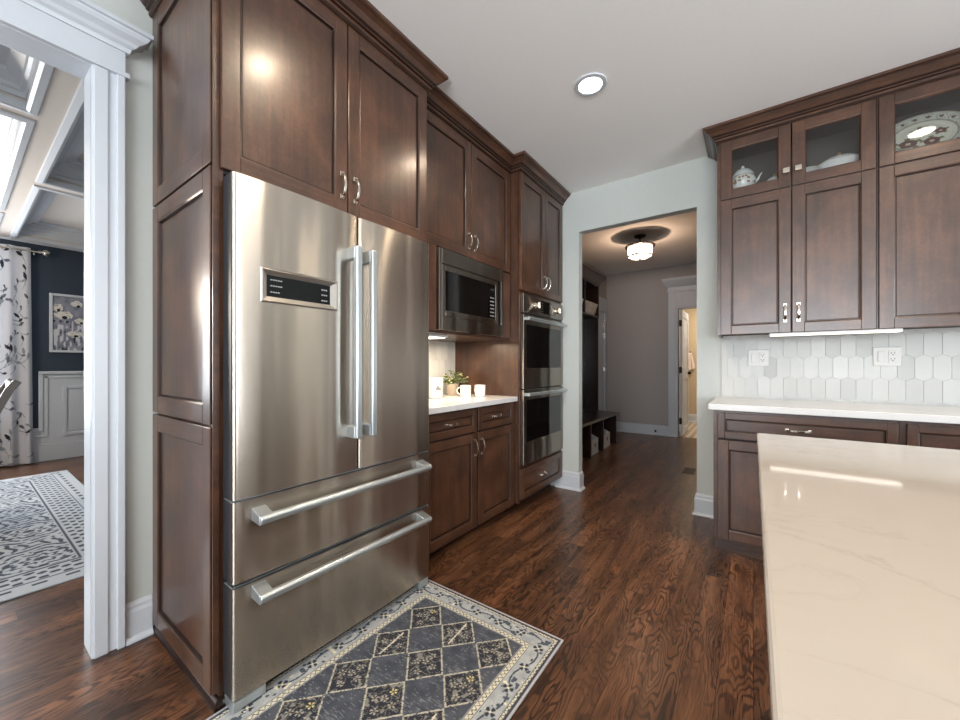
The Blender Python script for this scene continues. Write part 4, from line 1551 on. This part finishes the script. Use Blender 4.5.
for (y0, y1, lab) in ((4.20, 4.42, 'white storage bin under the bench nearest the hall opening'), (4.74, 4.99, 'white storage bin under the middle of the hall bench'),
                      (5.22, 5.50, 'white storage bin under the far end of the hall bench')):
    o = MB()
    xf, xb = -1.66, -2.0
    for (ya_, yb_) in ((y0, y0 + 0.008), (y1 - 0.008, y1)):
        n = len(o.v)
        for y in (ya_, yb_):
            o.v += [(xf, y, 0.04), (xb, y, 0.04), (xb, y, 0.34), (xf, y, 0.19)]
        o.face([n, n + 1, n + 2, n + 3]); o.face([n + 7, n + 6, n + 5, n + 4])
        for i in range(4):
            j = (i + 1) % 4
            o.face([n + i, n + 4 + i, n + 4 + j, n + j])
    o.box(xf - .008, xf, y0, y1, 0.04, 0.19).box(xb, xb + .008, y0, y1, 0.04, 0.34).box(xb, xf, y0, y1, 0.0, 0.045)
    bb = o.build('storage_bin', 'bin')
    tag(own_origin(bb, ((xf + xb) / 2, (y0 + y1) / 2, 0)), lab, 'bin', 'bins under the hall bench')
    MB().box(xf, xf + .004, (y0 + y1) / 2 - .03, (y0 + y1) / 2 + .03, 0.09, 0.14).build('label_holder', 'nickel', bb)

o = MB().box(-0.62, -0.50, 4.55, 4.80, 0.0, 0.006)
rg = o.build('floor_register', 'register', bevel=0.001)
tag(own_origin(rg, (-0.56, 4.675, 0)), 'small brown floor register near the right side of the hall opening', 'vent')
m = MB()
for k in range(8):
    m.box(-0.61, -0.51, 4.565 + k * .028, 4.58 + k * .028, 0.006, 0.0065)
m.build('slots', 'dark', rg)
ds_ = MB().tube([(-1.29, HY - 0.016, 0.075), (-1.29, HY - 0.075, 0.075)], 0.006, 8).lathe([(0.014, 0.06), (0.014, 0.09)], -1.29, HY - 0.080, 10)
tag(own_origin(ds_.build('door_stop', 'bronze', smooth='angle'), (-1.29, HY - 0.016, 0.075)), 'small dark door stop on the baseboard at the end of the hall', 'door stop')

# towel on a hook in the bathroom
tw = MB()
hkx, hky = -1.02, 8.66
NU, NV = 14, 10
for side_ in (0, 1):
    b = len(tw.v)
    for j in range(NV + 1):
        v = j / NV
        hw = 0.022 + 0.075 * v ** 0.8
        for i in range(NU + 1):
            u = i / NU * 2 - 1
            tw.v.append((hkx + u * hw, hky - 0.03 - side_ * 0.03 + 0.012 * math.sin(u * 9) * v + (0.02 if side_ == 0 else 0), 1.39 - v * (0.34 - 0.05 * abs(u))))
    for j in range(NV):
        for i in range(NU):
            a = b + j * (NU + 1) + i
            tw.face([a, a + 1, a + NU + 2, a + NU + 1])
nn = (NU + 1) * (NV + 1)
for i in range(NU):
    tw.face([i, i + 1, nn + i + 1, nn + i])
to = tw.build('towel', 'towel', smooth=True)
tag(own_origin(to, (hkx, hky, 1.05)), 'pale hand towel hanging on the bathroom wall beyond the hall door', 'towel')
hk = MB().tube([(hkx, 8.699, 1.40), (hkx, 8.625, 1.40), (hkx, 8.62, 1.425)], 0.007, 8)
tag(own_origin(hk.build('towel_hook', 'bronze', smooth='angle'), (hkx, 8.699, 1.40)), 'dark wall hook carrying the pale bathroom towel', 'hook')


# ------------------------------------------------------------------ rugs
def rug_mesh(name, x0, x1, y0, y1, z, nu, nv, cols):
    o = color_grid(name, 'rug', nu, nv, lambda U, V: np.stack([x0 + U * (x1 - x0), y0 + V * (y1 - y0), z + 0 * U], -1), cols, thick=z - 0.0005)
    return own_origin(o, ((x0 + x1) / 2, (y0 + y1) / 2, 0))


RX0, RX1, RY0, RY1 = -1.432, -0.638, -0.35, 1.484


def vnoise(x, y, seed=0, n=64):
    g = np.random.default_rng(seed).uniform(0, 1, (n, n))
    xi, yi = np.floor(x).astype(int), np.floor(y).astype(int)
    fx, fy = x - xi, y - yi
    fx, fy = fx * fx * (3 - 2 * fx), fy * fy * (3 - 2 * fy)
    a, b = g[yi % n, xi % n], g[yi % n, (xi + 1) % n]
    c, d = g[(yi + 1) % n, xi % n], g[(yi + 1) % n, (xi + 1) % n]
    return (a * (1 - fx) + b * fx) * (1 - fy) + (c * (1 - fx) + d * fx) * fy


def krug(U, V):
    x, y = RX0 + U * (RX1 - RX0), RY0 + V * (RY1 - RY0)
    navy, navy2, cream, grey, dark = L3(62, 66, 76), L3(84, 88, 97), L3(206, 200, 176), L3(148, 153, 158), L3(34, 36, 44)
    d = np.minimum.reduce([x - RX0, RX1 - x, y - RY0, RY1 - y])       # distance from the edge
    n1 = vnoise(x * 60, y * 420, 1)
    n2 = vnoise(x * 300, y * 300, 2)
    n3 = vnoise(x * 45, y * 45, 3)
    c = navy + (navy2 - navy) * n3[:, None]
    c[(n1 > 0.80)] = L3(116, 120, 124)
    # lattice of diamonds
    ax, ay = 0.0925, 0.1
    px, py = (x + 1.205) / (2 * ax), (y - 1.258) / (2 * ay)
    lx, ly = (px - np.round(px)) * 2, (py - np.round(py)) * 2
    ix, iy = np.round(px).astype(int), np.round(py).astype(int)
    r = np.abs(lx) + np.abs(ly)
    ins = r < 0.90
    c[ins] = (L3(44, 46, 56) + 0 * c)[ins]
    kind = (ix + 2 * iy) % 3
    th = np.arctan2(ly, lx)
    # floral filling
    fl = vnoise(lx * 7 + ix * 13.0, ly * 7 + iy * 17.0, 5)
    fl2 = vnoise(lx * 9 + ix * 7.0 + 3, ly * 9 + iy * 5.0, 6)
    c[ins & (np.abs(fl - 0.5) < 0.035)] = L3(126, 126, 122)
    c[ins & (np.abs(fl2 - 0.62) < 0.025)] = L3(104, 98, 84)
    c[ins & (fl > 0.80)] = L3(128, 128, 122)
    for j, (fx, fy) in enumerate(((0.0, 0.45), (0.38, 0.05), (-0.35, -0.1), (0.05, -0.45), (-0.05, 0.08))):
        dd = np.hypot((lx - fx), (ly - fy) * 1.08)
        m = ins & (dd < 0.15) & (np.sin(np.arctan2(ly - fy, lx - fx) * 5 + ix + j) > 0.05) & (dd > 0.05)
        c[m] = np.where(((kind == 0) & (j == 0))[:, None], L3(206, 194, 140), L3(160, 158, 150))[m]
        c[ins & (dd < 0.05)] = L3(96, 80, 60)
    st = ins & (kind == 1) & (np.abs(lx + ly * 0.1) < 0.03) & (np.abs(ly) < 0.7)
    c[st] = L3(214, 208, 190)
    line = (np.abs(r - 0.95) < 0.045) & (vnoise(x * 260, y * 260, 8) > 0.28)
    c[line] = L3(186, 182, 166)
    # border
    bt = d < 0.126
    c[bt] = (grey + (L3(174, 177, 178) - grey) * n3[:, None])[bt]
    s = np.where(np.minimum(x - RX0, RX1 - x) < np.minimum(y - RY0, RY1 - y), y, x)   # along-border coordinate
    band = (d > 0.034) & (d < 0.096)
    t = (d - 0.065) / 0.031
    sp = s / 0.115
    k = np.round(sp)
    q = (sp - k) * 0.115
    rr = np.hypot(q, d - 0.065)
    aa = np.arctan2(d - 0.065, q)
    c[band & (rr < 0.020) & (np.cos(2 * aa + PI / 4 * (k % 2)) ** 2 > 0.35)] = L3(48, 54, 64)
    c[band & (rr < 0.005)] = L3(214, 206, 172)
    vine = np.abs(d - 0.065 - 0.018 * np.sin(s * 2 * PI / 0.23)) < 0.0035
    c[band & vine & (rr > 0.022)] = L3(64, 74, 86)
    lf_ = vnoise(s * 55, d * 70, 12)
    c[band & (lf_ > 0.80) & (rr > 0.022)] = L3(74, 84, 94)
    c[band & (lf_ < 0.12)] = L3(214, 208, 184)
    for (d0, d1_) in ((0.100, 0.124), (0.016, 0.030)):
        b_ = (d > d0) & (d < d1_)
        c[b_] = L3(206, 202, 184)
        mid = (d0 + d1_) / 2
        ph = (s / 0.020) % 1
        c[b_ & (np.abs(d - mid - 0.006 * np.sin(s * 2 * PI / 0.020)) < 0.0022)] = dark
        c[b_ & ((np.abs(d - d0) < 0.0025) | (np.abs(d - d1_) < 0.0025))] = L3(70, 74, 82)
    c[(d > 0.008) & (d < 0.016)] = L3(62, 66, 78)
    c[d < 0.008] = L3(172, 172, 178)
    c = c * (0.86 + 0.28 * n2[:, None])
    return c


o = rug_mesh('kitchen_rug', RX0, RX1, RY0, RY1, 0.008, 330, 760, krug)
tag(o, 'navy runner rug with cream diamond lattice and floral border in front of the refrigerator', 'rug')
QX0, QX1, QY0, QY1 = -6.05, -2.955, -2.4, 0.735


def drug(U, V):
    x, y = QX0 + U * (QX1 - QX0), QY0 + V * (QY1 - QY0)
    cream, ink, blue = L3(176, 180, 184), L3(66, 72, 84), L3(112, 122, 136)
    c = np.tile(cream, (len(x), 1))
    d = np.minimum.reduce([x - QX0, QX1 - x, y - QY0, QY1 - y])
    P_ = 0.62
    cx, cy = np.round(x / P_) * P_, np.round(y / P_) * P_
    r1 = np.hypot(x - cx, y - cy)
    cx2, cy2 = (np.floor(x / P_) + .5) * P_, (np.floor(y / P_) + .5) * P_
    r2 = np.hypot(x - cx2, y - cy2)
    r = np.minimum(r1, r2)
    a = np.where(r1 < r2, np.arctan2(y - cy, x - cx), np.arctan2(y - cy2, x - cx2))
    m = (np.sin(r * 2 * PI / 0.052 + np.sin(a * 8) * 1.6) > 0.25)
    c[m] = ink
    pet = (np.cos(a * 8) > 0.35) & (r > 0.085) & (r < 0.165)
    c[pet] = cream
    c[pet & (np.abs(r - 0.125) < 0.02)] = ink
    c[r < 0.028] = ink
    n = vnoise(x * 34, y * 34, 21)
    c[n > 0.80] = cream
    c[(n < 0.2)] = c[(n < 0.2)] * 0.4 + blue * 0.6
    b1 = (d < 0.30)
    s = np.where(np.minimum(x - QX0, QX1 - x) < np.minimum(y - QY0, QY1 - y), y, x)
    c[b1] = cream
    w1 = b1 & (d > 0.13) & (d < 0.27)
    c[w1 & (np.sin(s * 2 * PI / 0.09) * np.sin((d - 0.13) * 2 * PI / 0.07) > 0.2)] = ink
    c[(np.abs(d - 0.285) < 0.007) | (np.abs(d - 0.12) < 0.005)] = ink
    c[(np.abs(d - 0.075) < 0.012) & (np.sin(s * 2 * PI / 0.12) > 0.1)] = ink
    return c


o = rug_mesh('dining_rug', QX0, QX1, QY0, QY1, 0.010, 520, 520, drug)
tag(o, 'white and navy ornamental area rug on the dining room floor', 'rug')

# ------------------------------------------------------------------ dining room things
CR = MB().tube([(DX + 0.10, -1.9, 2.47), (DX + 0.10, 0.60, 2.47)], 0.011, 12)
rod = thing('curtain_rod', 'pale metal curtain rod with ball finial on the navy dining wall', 'curtain rod', (DX + 0.10, -0.6, 2.47))
CR.build('pole', 'nickel', rod, smooth='angle')
MB().lathe([(0.0, 2.428), (0.016, 2.434), (0.036, 2.455), (0.040, 2.47), (0.036, 2.487), (0.016, 2.506), (0, 2.511)], DX + 0.10, 0.655, 20).tube([(DX + .10, .595, 2.47), (DX + .10, .625, 2.47)], 0.02, 12).build('finial', 'nickel', rod, smooth='angle')
MB().tube([(DX + 0.001, 0.565, 2.44), (DX + 0.09, 0.565, 2.44), (DX + 0.10, 0.565, 2.46)], 0.008, 8).build('bracket', 'nickel', rod, smooth='angle')


def cur_pos(U, V):
    y = -0.02 + U * 0.565
    fold = np.sin(U * 2 * PI * 4.5)
    x = DX + 0.095 + 0.036 * fold * (0.35 + 0.65 * V)
    flare = (V - 0.3) * 0.03
    z = 2.505 - V * 2.49
    return np.stack([x, y + flare * (U - 0.3), z], -1)


def cur_cols(U, V):
    c = np.tile(L3(222, 222, 226), (len(U), 1))
    x, z = U * 1.0, V * 2.5
    r_ = np.random.default_rng(5)
    for i in range(150):
        fx, fz, a, s_ = r_.uniform(0, 1.0), r_.uniform(0, 2.5), r_.uniform(0, PI), r_.uniform(0.025, 0.055)
        dx_, dz_ = x - fx, z - fz
        u_, v_ = dx_ * math.cos(a) + dz_ * math.sin(a), -dx_ * math.sin(a) + dz_ * math.cos(a)
        m = (np.abs(v_) < 0.42 * s_ * (1 - (u_ / s_) ** 2)) & (np.abs(u_) < s_)
        c[m] = [L3(44, 46, 54), L3(96, 100, 112), L3(150, 154, 164)][i % 3]
        m2 = (np.abs(v_ - 0.3 * u_ * u_ / s_) < 0.004) & (u_ > s_ * 0.8) & (u_ < s_ * 2.4)
        c[m2] = L3(90, 92, 100)
    return c


o = color_grid('curtain', 'curtain', 130, 360, cur_pos, cur_cols)
tag(own_origin(o, (DX + 0.09, 0.28, 0.015)), 'white curtain panel with black and grey leaf print hanging to the dining floor', 'curtain')

PF = thing('framed_picture', 'white framed painting of pale poppies on the navy dining wall', 'picture', (DX, 1.04, 1.31))
F = FX(DX)
MB().frame(0.690, 1.40, 1.305, 2.020, 0.028, 0.001, 0.03, F).build('frame', 'white', PF, bevel=0.003)


def pic_cols(U, V):
    x, y = U * 0.654, V * 0.66
    n = vnoise(x * 60, y * 14, 31)
    n2 = vnoise(x * 25, y * 25, 32)
    c = L3(104, 108, 122) + (L3(150, 152, 164) - L3(104, 108, 122)) * n2[:, None]
    low = V < 0.55
    c[low & (n > 0.66)] = L3(200, 200, 206)
    c[low & (n < 0.24)] = L3(50, 52, 62)
    for (fx, fy, a, b) in ((0.04, 0.515, .045, .045), (0.207, 0.575, .05, .04), (0.09, 0.43, .077, .048), (0.232, 0.365, .045, .036), (0.185, 0.20, .07, .036), (0.40, 0.47, .08, .045), (0.36, 0.30, .05, .035), (0.52, 0.56, .06, .045), (0.55, 0.28, .07, .04), (0.47, 0.16, .05, .03)):
        d = np.hypot((x - fx) / a, (y - fy) / b) + (vnoise(x * 70, y * 70, 33) - .5) * .4
        c[d < 1] = L3(216, 212, 204)
        c[(d < 1) & (vnoise(x * 50, y * 90, 34) > 0.72)] = L3(168, 164, 160)
        d2 = np.hypot((x - fx - .01) / (a * .32), (y - fy + b * .62) / (b * .4))
        c[d2 < 1] = L3(26, 26, 30)
    return c


color_grid('canvas', 'painting', 150, 150, lambda U, V: np.stack([DX + 0.014 + 0 * U, 0.716 + U * 0.66, 1.331 + V * 0.664], -1), pic_cols, PF)

# dining chair: only its raked back post shows at the left edge of the picture
cxx, cy0 = -4.55, -0.092
DC = thing('dining_chair', 'grey wood dining chair, only its raked back showing at the dining doorway', 'chair', (cxx, cy0, 0.011))
for sx in (-0.21, 0.21):
    x = cxx + sx
    MB().band([(x, cy0 + 0.17, 0.0115), (x, cy0 + 0.16, 0.45), (x, cy0 + 0.24, 0.72), (x, cy0 + 0.335, 0.97), (x, cy0 + 0.375, 1.035)], 0.02, 0.022, (1, 0, 0)).build('leg', 'chair_wood', DC, bevel=0.004)
    MB().box(x - 0.02, x + 0.02, cy0 - 0.24, cy0 - 0.20, 0.0115, 0.42).build('leg', 'chair_wood', DC, bevel=0.004)
m = MB()
for z, dy in ((1.00, 0.350), (0.62, 0.21)):
    m.box(cxx - 0.20, cxx + 0.20, cy0 + dy - 0.012, cy0 + dy + 0.012, z - 0.035, z + 0.03)
for k in range(3):
    x = cxx - 0.1 + k * 0.1
    m.band([(x, cy0 + 0.215, 0.63), (x, cy0 + 0.34, 0.97)], 0.02, 0.006, (1, 0, 0))
m.build('backrest', 'chair_wood', DC, bevel=0.003)
MB().box(cxx - 0.22, cxx + 0.22, cy0 - 0.25, cy0 + 0.19, 0.40, 0.44).build('seat_frame', 'chair_wood', DC, bevel=0.004)
MB().box(cxx - 0.225, cxx + 0.225, cy0 - 0.255, cy0 + 0.15, 0.44, 0.49).build('seat', 'chair_fabric', DC, bevel=0.02, segs=3)
